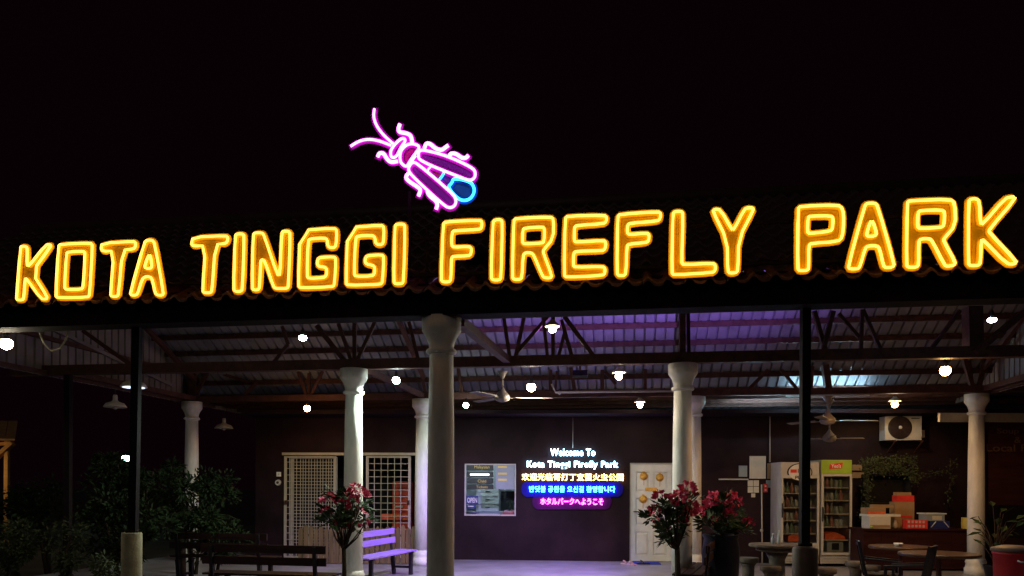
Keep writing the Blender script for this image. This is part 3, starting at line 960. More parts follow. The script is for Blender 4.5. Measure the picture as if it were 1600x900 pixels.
def grille(x0, x1, y0, y1, xs, ys, v, bars2=None, label=None):
    g = empty_part("grille_gate", off)
    fw = 5.0
    mb = MB()
    ua, zt = WF.px(x0, y0, v); ub, zb = WF.px(x1, y1, v); w = 0.055
    mb.fbox(WF, ua, ua + w, v, v + 0.04, zb, zt); mb.fbox(WF, ub - w, ub, v, v + 0.04, zb, zt)
    mb.fbox(WF, ua + w, ub - w, v, v + 0.04, zt - w * 0.7, zt); mb.fbox(WF, ua + w, ub - w, v, v + 0.04, zb, zb + w * 0.7)
    mb.build("frame", M_cream, g)
    for x in xs:
        u = WF.px(x, 760, v)[0]
        mb = MB(); mb.bar(WF.pt(u, v + 0.02, zb + 0.02), WF.pt(u, v + 0.02, zt - 0.02), 0.014, 0.014, Vector((0, 1, 0))); mb.build("bar", M_cream, g)
    for y in ys:
        z = WF.px((x0 + x1) / 2, y, v)[1]
        mb = MB(); mb.bar(WF.pt(ua + 0.03, v + 0.012, z), WF.pt(ub - 0.03, v + 0.012, z), 0.012, 0.014); mb.build("bar", M_cream, g)
    return g


grille(444, 524, 712.5, 872, [452 + 5.2 * i for i in range(1)] + [463, 469, 477, 486, 495, 504, 513], [722 + 10.1 * i for i in range(15)], -0.05)
grille(454, 526, 714, 872, [458.5, 473, 482, 491, 500, 509, 517], [727 + 10.1 * i for i in range(14)], 0.02)
grille(572, 641, 712.5, 872, [584.5, 595, 605.5, 616, 626], [724.5 + 10.25 * i for i in range(14)], -0.05)
for x in (447, 638):
    u, z = WF.px(x, 785, -0.06)
    mb = MB(); mb.fbox(WF, u - 0.03, u + 0.03, -0.085, -0.052, z - 0.05, z + 0.05); mb.cyl(WF.pt(u, -0.085, z - 0.02), WF.pt(u, -0.1, z - 0.02), 0.022, n=10); mb.build("gate_lock", M_steel, off)

# red cabinet in the store room
v = 1.6
cab = thing("red_cabinet", "red steel cabinet seen through the bars of the grille gate", "cabinet", WF.at(622, 880, v))
u0c, zc1 = WF.px(606, 752, v); u1c, zc0 = WF.px(645, 812, v)
mb = MB(); mb.fbox(WF, u0c + 0.12, u1c, v, v + 0.5, 0.0, zc1); mb.build("body", M_red, cab)
mb = MB(); mb.fbox(WF, u0c - 0.12, u1c, v - 0.14, v - 0.004, zc0, zc0 + 0.14); mb.build("drawer", M_orangeitem, cab)
mb = MB(); mb.fbox(WF, u0c + 0.2, u0c + 0.38, v - 0.03, v - 0.004, zc0 + 0.3, zc0 + 0.34); mb.build("handle", M_offw, cab)

# inside the ticket room
v = 1.5
fc = thing("filing_cabinet", "pale filing cabinet with four drawers behind the ticket window", "filing cabinet", WF.at(765, 870, v))
ua, zt = WF.px(744, 763, v); ub, _ = WF.px(780, 763, v)
mb = MB(); mb.fbox(WF, ua, ub, v, v + 0.5, 0, zt); mb.build("body", M_room, fc)
for i in range(5):
    z1 = zt - 0.02 - i * 0.19
    mb = MB(); mb.fbox(WF, ua + 0.012, ub - 0.012, v - 0.018, v - 0.002, z1 - 0.175, z1); dr = mb.build("drawer", M_room, fc)
    mb = MB(); mb.fbox(WF, (ua + ub) / 2 - 0.05, (ua + ub) / 2 + 0.05, v - 0.034, v - 0.019, z1 - 0.07, z1 - 0.05); mb.build("handle", M_steel, dr)
cb2 = thing("wall_cabinet", "pale upper cupboard on the ticket room's back wall", "cupboard", WF.at(790, 740, 1.9))
mb = MB(); mb.pbox(WF, 770, 712, 840, 768, 1.75, 2.18); mb.build("body", M_room, cb2)
for xa, xb in ((772, 788), (790, 806)):
    mb = MB(); mb.pbox(WF, xa, 714, xb, 766, 1.725, 1.748); mb.build("door", M_room2, cb2)
mon = thing("monitor", "black computer monitor on a stand behind the ticket window", "monitor", WF.at(794, 800, 0.9))
mb = MB(); mb.pbox(WF, 782.5, 768, 812, 782.5, 0.85, 0.89); sc = mb.build("screen", M_black, mon)
mb = MB(); mb.pbox(WF, 795, 782.6, 799, 797, 0.86, 0.88); mb.pbox(WF, 788, 797.1, 806, 799, 0.80, 0.96); mb.build("stand", M_black, mon)
dk = thing("ticket_desk", "grey desk just behind the ticket window", "desk", WF.at(766, 870, 0.8))
mb = MB(); mb.pbox(WF, 690, 799.3, 850, 803, 0.35, 1.15); mb.build("desk_top", M_room2, dk)
for x in (700, 838):
    u = WF.px(x, 805, 0.7)[0]; z = WF.px(x, 803.2, 0.35)[1] - 0.01
    mb = MB(); mb.fbox(WF, u - 0.03, u + 0.03, 0.45, 1.05, 0, z - 0.03); mb.build("leg", M_steel, dk)
pp = thing("leaflet_tray", "orange tray of leaflets inside the lower corner of the ticket window", "tray", WF.at(797, 803, 0.3))
mb = MB(); mb.pbox(WF, 785, 801, 806, 805.5, 0.22, 0.34); mb.build("tray", M_orangeitem, pp)
for i in range(3):
    mb = MB(); mb.pbox(WF, 788 + i * 6, 797 + i % 2, 793 + i * 6, 800.8, 0.25, 0.31); mb.build("leaflet", M_slip, pp)
# price boards stuck to the pane
pb = thing("price_board", "black price board with yellow lines inside the ticket window", "sign", WF.at(746, 745, 0.04))
ROWS = (("Malaysian", 725.5, 735), ("Adult", 737.5, 745.5), ("Child", 747.5, 755.5), ("Tickets", 757, 764.5))
for s_, ya, yb in ROWS:
    mb = MB(); mb.pbox(WF, 730, ya, 771, yb, 0.036, 0.044); rw = mb.build("slat", M_black, pb)
    if s_ == "Adult":
        mb = MB(); mb.pbox(WF, 734.5, ya + 2.6, 764.5, yb - 2.6, 0.028, 0.0355); mb.build("tube_reflection", em("reflection_glow", (0.6, 0.95, 1.0), 2.2), rw)  # glowing bar painted in for a tube's reflection
    else:
        w = len(s_) * 2.6
        text_at("lettering", s_, WF, 751 - w / 2 + 2, ya + 1.8, 751 + w / 2 + 2, yb - 1.6, 0.034, M_yellow, rw, 0.003)
pb2 = thing("price_board", "pale grey board with faint yellow lines beside the black price board", "sign", WF.at(789, 745, 0.04))
mb = MB(); mb.pbox(WF, 774.5, 726, 803, 764, 0.0365, 0.043); mb.build("board", M_room2, pb2)
for ya in (728, 738.5, 748):
    mb = MB(); mb.pbox(WF, 778, ya, 792, ya + 3.2, 0.033, 0.0362); mb.build("print_line", M_yellow, pb2)
op = thing("open_sign", "small blue OPEN sign in the lower corner of the ticket window", "sign", WF.at(736, 782, 0.03))
mb = MB(); mb.pbox(WF, 728.5, 774.5, 747, 788, 0.030, 0.044); bo = mb.build("board", M_blue, op)
text_at("lettering", "OPEN", WF, 730, 777.5, 745.5, 785.5, 0.026, M_white, bo, 0.004, 0.01)
st = thing("blue_sticker", "small blue notice below the OPEN sign", "notice", WF.at(736, 792, 0.03))
mb = MB(); mb.pbox(WF, 729, 789, 743.5, 794.5, 0.036, 0.044); mb.build("sheet", M_blue, st)
mb = MB(); mb.pbox(WF, 731, 790.4, 740, 791.6, 0.033, 0.0358); mb.build("print_line", M_white, st)

# switch box and bell by the gates
sw = thing("switch_box", "small white switch box on the dark wall beside the grille gate", "switch", WF.at(435, 741, 0))
mb = MB(); mb.pbox(WF, 432, 737.5, 438.5, 744.5, -0.03, -0.002); sp = mb.build("plate", M_white, sw)
mb = MB(); mb.pbox(WF, 434, 739.5, 436.5, 742.5, -0.037, -0.0305); mb.build("rocker", M_offw, sw)
bl = thing("bell", "round white bell on the wall under the switch box", "bell", WF.at(435, 754, 0))
u, z = WF.px(435, 754, 0)
mb = MB(); mb.cyl(WF.pt(u, -0.002, z), WF.pt(u, -0.05, z), 0.07, 0.062, 20); d_ = mb.build("dome", M_offw, bl)
mb = MB(); mb.cyl(WF.pt(u, -0.051, z), WF.pt(u, -0.06, z), 0.03, 0.026, 14); mb.build("button", M_steel, bl)

# paper lantern ornaments and plate on the door
for x, y, lb in ((1006, 744, "round orange paper ornament on the door's upper panel beside the wall sign"), (1031, 746, "round orange paper ornament on the door's upper panel beside the column"), (1005, 780, "round orange paper ornament on the door's middle panel above the handle")):
    u, z = WF.px(x, y, -0.01)
    t = thing("door_ornament", lb, "ornament", WF.pt(u, 0, z), 0, "orange ornaments on the white door")
    mb = MB(); R = Matrix.Rotation(math.radians(90), 4, 'X')
    mb.lathe([(0.082, -0.004), (0.088, 0.0), (0.06, 0.012), (0.062, 0.02), (0.02, 0.026)], WF.pt(u, 0.012, z), 14, WF.M @ R); mb.build("disc", M_gold, t)
    mb = MB(); mb.fbox(WF, u - 0.006, u + 0.006, 0.008, 0.014, z - 0.2, z - 0.085); mb.build("tassel", M_gold, t)
    mb = MB(); mb.fbox(WF, u - 0.03, u + 0.03, 0.006, 0.013, z + 0.086, z + 0.105); mb.build("cap", M_gold, t)
pl = thing("door_plate", "small shiny plate across the middle of the white door", "plate", WF.at(1017, 764, 0.01))
mb = MB(); mb.pbox(WF, 1008, 762, 1026, 767, 0.008, 0.016); mb.build("plate", M_gold, pl)

# ================================================================== welcome neon lines on the wall
BACKS = {"blue_line_neon": pm("blue_halo_panel", (0.011, 0.007, 0.20), 0.5, 0.1, 5, 0, spec=0.1), "magenta_line_neon": pm("magenta_halo_panel", (0.06, 0.004, 0.075), 0.5, 0.1, 5, 0, spec=0.1)}  # tints of the added panels that spread the lines' glow
ws = thing("welcome_sign", "five glowing neon lines of welcome in four languages on the dark wall", "neon sign", WF.at(895, 745, -0.06), WF.ang)
for s_, x0, y0, x1, y1, mt, bo, sp in (
        ("Welcome To", 860, 701, 930, 712.5, E_lwhite, 0.02, 1.12),
        ("Kota Tinggi Firefly Park", 823.5, 720, 966, 733.5, E_lwhite, 0.02, 1.12),
        ("欢迎光临哥打丁宜萤火虫公园", 815.5, 739.5, 974, 751.5, E_lgold, 0.008, 1.05),
        ("반딧불 공원을 오신걸 환영합니다", 827, 759, 961, 769.5, E_lblue, 0.0, 1.06),
        ("ホタルパークへようこそ", 844.5, 778, 942.5, 789, E_lpink, 0.02, 1.0)):
    line = empty_part("text_line", ws)
    if mt in (E_lblue, E_lpink):            # tinted panel added behind the coloured lines to carry their glow
        cy, hh = (y0 + y1) / 2, (y1 - y0) / 2 + 7.0
        q = [(x1 + 3 + hh * 0.8 * math.cos(k_ * math.pi / 10 - math.pi / 2), cy + hh * math.sin(k_ * math.pi / 10 - math.pi / 2)) for k_ in range(11)]
        q += [(x0 - 3 - hh * 0.8 * math.cos(k_ * math.pi / 10 - math.pi / 2), cy - hh * math.sin(k_ * math.pi / 10 - math.pi / 2)) for k_ in range(11)]
        panel("halo_panel", WF, [[WF.px(x, y, -0.05) for x, y in q]], -0.053 if mt is E_lblue else -0.050, -0.044, BACKS[mt.name], line)
    lm = text_at("lettering", s_, WF, x0, y0, x1, y1, -0.075, mt, ws, 0.02, bo, sp)
    for piece in split_by_column(lm):
        put("character", piece, mt, line, local=True)
u, z = WF.px(895, 700, -0.02); mb = MB(); mb.tube([WF.pt(u, -0.02, 3.17), WF.pt(u, -0.02, z)], 0.006, 6); mb.build("cable", M_offw, ws)

# purple floodlights added behind the middle truss to give the roof its violet light
for uf, lb in ((0.1, "added purple floodlight on the rear of the middle truss in front of the neon lines"), (2.75, "added purple floodlight on the rear of the middle truss past the warm lit column")):
    pf = thing("added_flood", lb, "floodlight", CF.pt(uf, V2 + 0.2, ZC + 0.1), CF.ang, "added purple floodlights on the middle truss")
    WM[pf.name] = CF.frame(uf, V2 + 0.2, ZC + 0.1)
    T_ = Matrix.Rotation(math.radians(20), 4, 'X')
    mb = MB(); mb.box(T_, -0.11, 0.11, -0.035, 0.015, -0.06, 0.06); mb.build("housing", M_black, pf, local=True)
    mb = MB(); mb.box(T_, -0.10, 0.10, 0.016, 0.020, -0.05, 0.05); mb.build("lens", em("added_purple_lens", (0.42, 0.22, 1.0), 20.0), pf, local=True)
    mb = MB(); mb.box(Matrix(), -0.02, 0.02, -0.125, -0.04, -0.02, 0.0); mb.build("bracket", M_steel, pf, local=True)
    ld = bpy.data.lights.new("added_flood_spot", 'SPOT'); ld.energy = FLOOD_W; ld.color = (0.36, 0.17, 1.0); ld.spot_size = math.radians(122); ld.spot_blend = 0.35; ld.shadow_soft_size = 0.06
    lo = bpy.data.objects.new("added_flood_spot", ld); COL.objects.link(lo); lo.parent = pf
    lo.location = (0, 0.06, 0.03); lo.rotation_euler = (math.radians(90 + 68), 0, 0)
# a third added floodlight, turned down to tint the floor and the bench
pf = thing("added_flood", "added purple floodlight under the middle truss turned down at the floor before the neon lines", "floodlight", CF.pt(0.5, V2 + 0.22, ZC - 0.10), CF.ang, "added purple floodlights on the middle truss")
WM[pf.name] = CF.frame(0.5, V2 + 0.22, ZC - 0.10)
T_ = Matrix.Rotation(math.radians(-40), 4, 'X')
mb = MB(); mb.box(T_, -0.11, 0.11, -0.035, 0.015, -0.06, 0.06); mb.build("housing", M_black, pf, local=True)
mb = MB(); mb.box(T_, -0.10, 0.10, 0.016, 0.020, -0.05, 0.05); mb.build("lens", em("added_purple_lens_low", (0.42, 0.22, 1.0), 6.0), pf, local=True)
mb = MB(); mb.bar((0, -0.02, 0.05), (0, -0.14, 0.19), 0.03, 0.02); mb.build("bracket", M_steel, pf, local=True)
ld = bpy.data.lights.new("added_flood_spot", 'SPOT'); ld.energy = FLOOD_W * 2.9; ld.color = (0.40, 0.22, 1.0); ld.spot_size = math.radians(80); ld.spot_blend = 0.7; ld.shadow_soft_size = 0.06
lo = bpy.data.objects.new("added_flood_spot", ld); COL.objects.link(lo); lo.parent = pf
lo.location = (0, 0.05, -0.03)
tgt = CF.frame(0.5, V2 + 0.22, ZC - 0.10).inverted() @ Vector((-0.35, 14.7, 0.0))
lo.rotation_euler = (tgt - Vector((0, 0.05, -0.03))).to_track_quat('-Z', 'Y').to_euler()
# cold tube added out of sight above the third chord to light the roof sheets
tb = thing("tube_light", "added cold white tube light hidden under the low roof by the stall", "tube light", CF.pt(5.2, 8.0, ZC + 0.1))
mb = MB(); mb.tube([CF.pt(4.4, 7.95, ZC + 0.085), CF.pt(5.9, 7.95, ZC + 0.085)], 0.014, 8); mb.build("tube", em("added_cold_tube", (0.45, 0.80, 1.0), 140.0), tb)
mb = MB(); mb.fbox(CF, 4.36, 5.94, 7.93, 7.97, ZC + 0.03, ZC + 0.066); mb.build("batten", M_offw, tb)
tb2 = thing("tube_light", "added cold white tube light hidden on the ledge above the two fridges", "tube light", WF.pt(6.0, -0.25, 3.275))  # second added tube, makes the pale strips on the lean-to
mb = MB(); mb.tube([WF.pt(4.7, -0.25, 3.31), WF.pt(6.2, -0.25, 3.31)], 0.014, 8); mb.build("tube", em("added_ledge_tube", (0.45, 0.80, 1.0), 160.0), tb2)
mb = MB(); mb.fbox(WF, 4.66, 6.24, -0.27, -0.23, 3.273, 3.294); mb.build("batten", M_offw, tb2)
# tube light of the ticket room
t3 = thing("tube_light", "tube light on the ceiling inside the ticket window", "tube light", WF.pt(WF.px(766, 740)[0], 1.0, 2.8))
uu = WF.px(766, 740)[0]
mb = MB(); mb.tube([WF.pt(uu - 0.6, 0.9, 2.76), WF.pt(uu + 0.6, 0.9, 2.76)], 0.016, 8); mb.build("tube", em("room_tube", (0.75, 0.95, 1.0), 150.0), t3)
mb = MB(); mb.fbox(WF, uu - 0.64, uu + 0.64, 0.87, 0.93, 2.785, 2.845); mb.build("batten", M_offw, t3)

# ================================================================== hanging bulbs
M_holder = pm("lamp_holder", (0.05, 0.045, 0.04), 0.5, 0.2, 8, 0.05, spec=0.15)
BULB_K = 13.5
GLOBE = 90.0


def lamp(x, y, d, col, s, r, label, shade=False, top=None, sq=1.0):
    p = PX(x, y, d)
    t = thing("hanging_lamp", label, "lamp", p, 0, "bare bulbs hung under the pavilion roof")
    key = tuple(col) + (s,)
    m = em("bulb_glow", col, GLOBE)
    ld = bpy.data.lights.new("led_lamp", 'SPOT'); ld.energy = 39.5 * s * BULB_K * r * r; ld.color = col
    ld.spot_size = math.radians(176); ld.spot_blend = 0.25; ld.shadow_soft_size = r * 0.5
    lo = bpy.data.objects.new("led_lamp", ld); COL.objects.link(lo); lo.parent = t; lo.location = (0, 0, -r * sq - r * 0.5 - 0.004)
    mb = MB(); mb.lathe([(0.006, -r * sq), (r * 0.35, -r * sq * 0.94), (r * 0.65, -r * sq * 0.76), (r * 0.9, -r * 0.45 * sq), (r, 0), (r * 0.92, r * 0.38 * sq), (r * 0.72, r * 0.68 * sq)], (0, 0, 0), 20); mb.build("bulb", m, t, local=True)
    z = r * 1.2 * sq
    mb = MB(); mb.lathe([(r * 0.70, r * 0.70 * sq), (r * 0.55, r * 0.9 * sq), (r * 0.42, z), (r * 0.48, z + 0.05), (r * 0.3, z + 0.06), (r * 0.25, z + 0.075)], (0, 0, 0), 16); mb.build("holder", M_holder, t, local=True)
    if shade:
        mb = MB(); mb.lathe([(r * 2.0, z - 0.01), (r * 1.7, z + 0.02), (r * 0.8, z + 0.055), (r * 0.5, z + 0.08), (r * 0.45, z + 0.08), (r * 0.75, z + 0.045), (r * 1.65, z + 0.012)], (0, 0, 0), 20); mb.build("shade", M_lampdish, t, local=True)
    zt = (top if top else ZC + 0.02) - p.z
    if zt > z + 0.09:
        mb = MB(); mb.tube([(0, 0, z + 0.07), (0, 0, zt)], 0.006, 6); mb.build("cord", M_black, t, local=True)
    return t


WARM, ORNG, COOL, NEUT, BLUE = (1.0, 0.66, 0.30), (1.0, 0.52, 0.16), (0.80, 1.0, 0.88), (1.0, 0.86, 0.62), (0.62, 0.82, 1.0)
lamp(10, 537, 9.35, (1.0, 0.88, 0.62), 7, 0.072, "big white bulb hung from the olive soffit strip at the eave's end")
lamp(473, 528, 9.6, COOL, 16, 0.050, "greenish white bulb high between the eave and the middle truss", top=z_front(1.5), sq=0.7)
lamp(480, 638, 15.6, ORNG, 12, 0.065, "orange bulb hung above the grille gates")
lamp(619, 594, 12.15, COOL, 190, 0.058, "cool white bulb hung close to the greenish lit column")
lamp(728, 633, 15.5, COOL, 7, 0.056, "cool white bulb hung above the ticket window")
lamp(830, 605, 12.9, NEUT, 58, 0.074, "large bright bulb beside the ceiling fan with the purple lit blade")
lamp(863, 515, 9.6, (1.0, 0.90, 0.55), 12, 0.048, "yellowish shaded bulb hung high in front of the middle truss", True, z_front(1.5), 0.8)
lamp(967, 588, 11.6, NEUT, 20, 0.052, "shaded bulb hung above the white conduit between the sign and column", True)
lamp(1000, 633, 15.4, NEUT, 10, 0.056, "shaded bulb hung above the white panelled door", True)
lamp(1398, 632, 15.1, WARM, 15, 0.060, "warm bulb hung above the air conditioner unit", True)
lamp(1477, 579, 11.2, ORNG, 75, 0.074, "amber bulb hung beside the outer column of the stall side")
lamp(1550, 500, 8.9, BLUE, 24, 0.048, "bluish white bulb high at the gable of the stall side", top=z_front(1.4), sq=0.6)


def dish(x, y, d, label, lit=False):
    p = PX(x, y, d)
    t = thing("dish_lamp", label, "lamp", p, 0, "enamel dish lamps along the gable")
    mb = MB(); mb.lathe([(0.205, -0.055), (0.205, -0.04), (0.16, 0.02), (0.07, 0.055), (0.045, 0.08), (0.04, 0.17), (0.03, 0.185), (0.03, 0.17), (0.05, 0.04), (0.15, 0.005), (0.195, -0.05)], (0, 0, 0), 24); mb.build("shade", M_lampdish, t, local=True)
    mb = MB(); mb.sphere((0, 0, -0.045), 0.05, 12, 8); mb.build("bulb", em("dish_bulb", (0.9, 0.95, 1.0), 9.0) if lit else M_offw, t, local=True)
    if lit:
        mb = MB(); mb.cyl((0, 0, -0.062), (0, 0, -0.058), 0.17, n=24); mb.build("diffuser", em("dish_glow", (0.75, 0.85, 1.0), 1.6), t, local=True)
    mb = MB(); mb.tube([(0, 0, 0.17), (0, 0, ZC + 0.05 - p.z)], 0.009, 6); mb.build("rod", M_black, t, local=True)


dish(180, 632, 14.6, "unlit enamel dish lamp hanging over the shrubs beside the thin post")
dish(350, 666, 17.6, "unlit enamel dish lamp hanging beyond the outermost white column")
dish(209, 600, 12.6, "lit enamel dish lamp behind the thin post at the gable", True)


# ================================================================== ceiling fans
def ceiling_fan(c, label, angs, drop, blade=0.62, R=0.5):
    """c = motor centre"""
    t = thing("ceiling_fan", label, "ceiling fan", c, 0, "ceiling fans under the pavilion roof")
    mb = MB(); mb.lathe([(0.04, -0.10), (0.11, -0.075), (0.135, -0.03), (0.12, 0.02), (0.055, 0.09), (0.03, 0.13), (0.02, 0.15)], (0, 0, 0), 20); mb.build("motor", M_fan, t, local=True)
    mb = MB(); mb.cyl((0, 0, 0.14), (0, 0, drop), 0.016, n=10); mb.build("rod", M_fan, t, local=True)
    mb = MB(); mb.lathe([(0.025, drop - 0.12), (0.035, drop - 0.10), (0.085, drop - 0.01), (0.085, drop)], (0, 0, 0), 16); mb.build("canopy_cup", M_fan, t, local=True)
    for a in angs:
        Rm = Matrix.Rotation(math.radians(a), 4, 'Z') @ Matrix.Rotation(math.radians(9), 4, 'X')
        mb = MB(); mb.box(Rm, 0.12, 0.24, -0.018, 0.018, -0.035, -0.027)
        f = [Rm @ Vector(p) for p in ((0.22, -0.05, -0.026), (0.22 + blade, -0.068, -0.026), (0.24 + blade, -0.05, -0.026), (0.24 + blade, 0.05, -0.026), (0.22 + blade, 0.068, -0.026), (0.22, 0.05, -0.026))]
        mb.prism(f, [p + Vector((0, 0, 0.008)) for p in f]); mb.build("blade", M_fan, t, local=True)
    return t


ceiling_fan(PX(785, 619, 13.0), "ceiling fan with a purple lit blade above the wall before the ticket window", (4, 124, 236), 0.42)
ceiling_fan(PX(1293, 655, 13.4), "ceiling fan hung over the two fridges from the dark truss", (-2, 118, 238), 0.40)
ceiling_fan(PX(1296, 683, 15.4), "lower ceiling fan close to the wall above the fridges", (-6, 114, 252), 0.75, 0.42)

# ================================================================== conduits
mb = MB(); mb.tube([PX(862, 600, 14.6), PX(868, 613, 14.6), PX(1052, 611, 14.6)], 0.020, 8); mb.sphere(PX(874, 613.5, 14.6), 0.035, 10, 8)
tag(mb.build("conduit", M_offw, loc=PX(868, 613, 14.6)), "long white conduit running level from a junction ball to the column", "conduit")
mb = MB(); mb.tube([WF.at(1203, 722, -0.03), WF.at(1203, 644.5, -0.03), WF.at(1355, 643.5, -0.03)], 0.016, 8)
tag(mb.build("conduit", M_offw, loc=WF.at(1203, 644, -0.03)), "white conduit turning a corner high on the wall above the fridges", "conduit")
mb = MB(); mb.tube([WF.at(1190, 757, -0.03), WF.at(1190.5, 820, -0.03), WF.at(1191, 880, -0.03)], 0.016, 8); mb.sphere(WF.at(1190, 829, -0.05), 0.035, 10, 8)
tag(mb.build("conduit", M_offw, loc=WF.at(1190, 880, -0.03)), "upright white conduit on the wall beside the stone table", "conduit")
mb = MB(); mb.tube([CF.at(62, 520, 0.3), CF.at(68, 535, 0.32), CF.at(80, 548, 0.35), CF.at(94, 545, 0.33), CF.at(103, 531, 0.3), CF.at(106, 518, 0.3)], 0.010, 6)
tag(mb.build("cable", M_soffit, loc=CF.at(62, 520, 0.3)), "slack cable looping under the eave beside the big white bulb", "cable")


# ================================================================== benches
def make_bench(name, label, length, m_plank, group):
    """local x along the bench, seat towards -y, backrest at +y"""
    t = thing(name, label, "bench", (0, 0, 0), 0, group)
    I = Matrix()
    for k, z in enumerate((0.58, 0.74)):
        mb = MB(); mb.box(I, 0, length, 0.20 + 0.02 * k, 0.222 + 0.02 * k, z, z + 0.105); mb.build("backrest_slat", m_plank, t, local=True)
    for k in range(3):
        y0 = -0.22 + k * 0.135
        mb = MB(); mb.box(I, -0.03, length + 0.03, y0, y0 + 0.12, 0.43, 0.455); mb.build("seat_slat", m_plank, t, local=True)
    for x in (0.12, length - 0.17):
        mb = MB(); mb.box(I, x, x + 0.06, -0.20, -0.14, 0, 0.40); mb.build("leg", M_benchleg, t, local=True)
        mb = MB(); mb.bar((x + 0.03, 0.16, 0), (x + 0.03, 0.205, 0.40), 0.06, 0.06, Vector((0, 1, 0))); mb.bar((x + 0.03, 0.208, 0.405), (x + 0.03, 0.252, 0.83), 0.05, 0.03, Vector((0, 1, 0))); mb.build("back_post", M_benchleg, t, local=True)
        mb = MB(); mb.box(I, x + 0.005, x + 0.055, -0.22, 0.18, 0.402, 0.428); mb.build("cross_rail", M_benchleg, t, local=True)
        mb = MB(); mb.box(I, x + 0.01, x + 0.05, -0.138, 0.14, 0.12, 0.16); mb.build("stretcher", M_benchleg, t, local=True)
    return t


def place_between(o, p0, p1, flip=False):
    a = math.atan2(p1[1] - p0[1], p1[0] - p0[0])
    o.location = (p0[0], p0[1], 0); o.rotation_euler = (0, 0, a)


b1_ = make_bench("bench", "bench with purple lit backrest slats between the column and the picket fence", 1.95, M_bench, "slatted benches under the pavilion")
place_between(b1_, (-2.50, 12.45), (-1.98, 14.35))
b2_ = make_bench("bench", "dark red slatted bench beside the flowering plant and the tall black jar", 1.75, M_benchdk, "slatted benches under the pavilion")
place_between(b2_, (2.98, 12.0), (2.30, 10.1))
b3_ = copy_tree(b2_, label="dark slatted bench among the shrubs with its backrest towards the street", group="slatted benches under the pavilion")
place_between(b3_, (-2.35, 10.1), (-4.0, 10.4))
b4_ = copy_tree(b2_, label="low dark bench lying deep in shade next to the picket fence", group="slatted benches under the pavilion")
place_between(b4_, (-3.9, 12.6), (-5.5, 12.9))

# picket fence of split bamboo
d = 16.0
pk = thing("picket_fence", "low bamboo picket fence standing before the grille gates", "fence", PX(560, 880, d))
for i, x in enumerate(range(470, 656, 8)):
    A = PX(x, 822 + random.uniform(-4, 4), d + random.uniform(-0.02, 0.02)); w = random.uniform(0.040, 0.052)
    mb = MB(); h = A.z
    q = [(-w, 0.02), (w, 0.02), (w * random.uniform(0.85, 1), h - 0.05), (random.uniform(-0.01, 0.01), h), (-w * random.uniform(0.85, 1), h - 0.05)]
    mb.prism([Vector((A.x + a, A.y - 0.012, z)) for a, z in q], [Vector((A.x + a, A.y + 0.012, z)) for a, z in q])
    mb.build("picket", M_bamboo, pk)
for z in (0.22, 0.60):
    mb = MB(); mb.bar(Vector((PX(467, 850, d).x, d + 0.05, z)), Vector((PX(656, 850, d).x, d + 0.05, z)), 0.03, 0.05); mb.build("rail", M_bamboo, pk)


# ================================================================== flowering plants
def blossom_mesh(n=46, r=0.095):
    mb = MB()
    for _ in range(n):
        th = random.uniform(0, 6.283); ph = math.acos(random.uniform(-0.35, 1))
        d_ = Vector((math.sin(ph) * math.cos(th), math.sin(ph) * math.sin(th), math.cos(ph)))
        c = d_ * r * random.uniform(0.35, 0.75)
        mb.leaf(c, d_ * r * random.uniform(0.4, 0.6), r * 0.25, d_.cross(Vector((0.3, 0.5, 0.8))))
    me = mb.mesh("blossom", fix=False); me.materials.append(M_pink); return me


BLO = [blossom_mesh(random.randint(38, 56), 0.1) for _ in range(4)]


def leaf_spray(n=30, R=0.17, L_=0.135):
    mb = MB()
    for _ in range(n):
        th = random.uniform(0, 6.283); z = random.uniform(-0.3, 1)
        d_ = Vector((math.cos(th), math.sin(th), z)).normalized()
        mb.leaf(d_ * R * random.uniform(0.1, 0.6), d_ * L_ * random.uniform(0.7, 1.25), L_ * 0.2, Vector((-d_.y, d_.x, 0.4)).cross(d_))
    me = mb.mesh("leaf_spray", fix=False); me.materials.append(M_leaf); return me


SPR = [leaf_spray() for _ in range(4)]


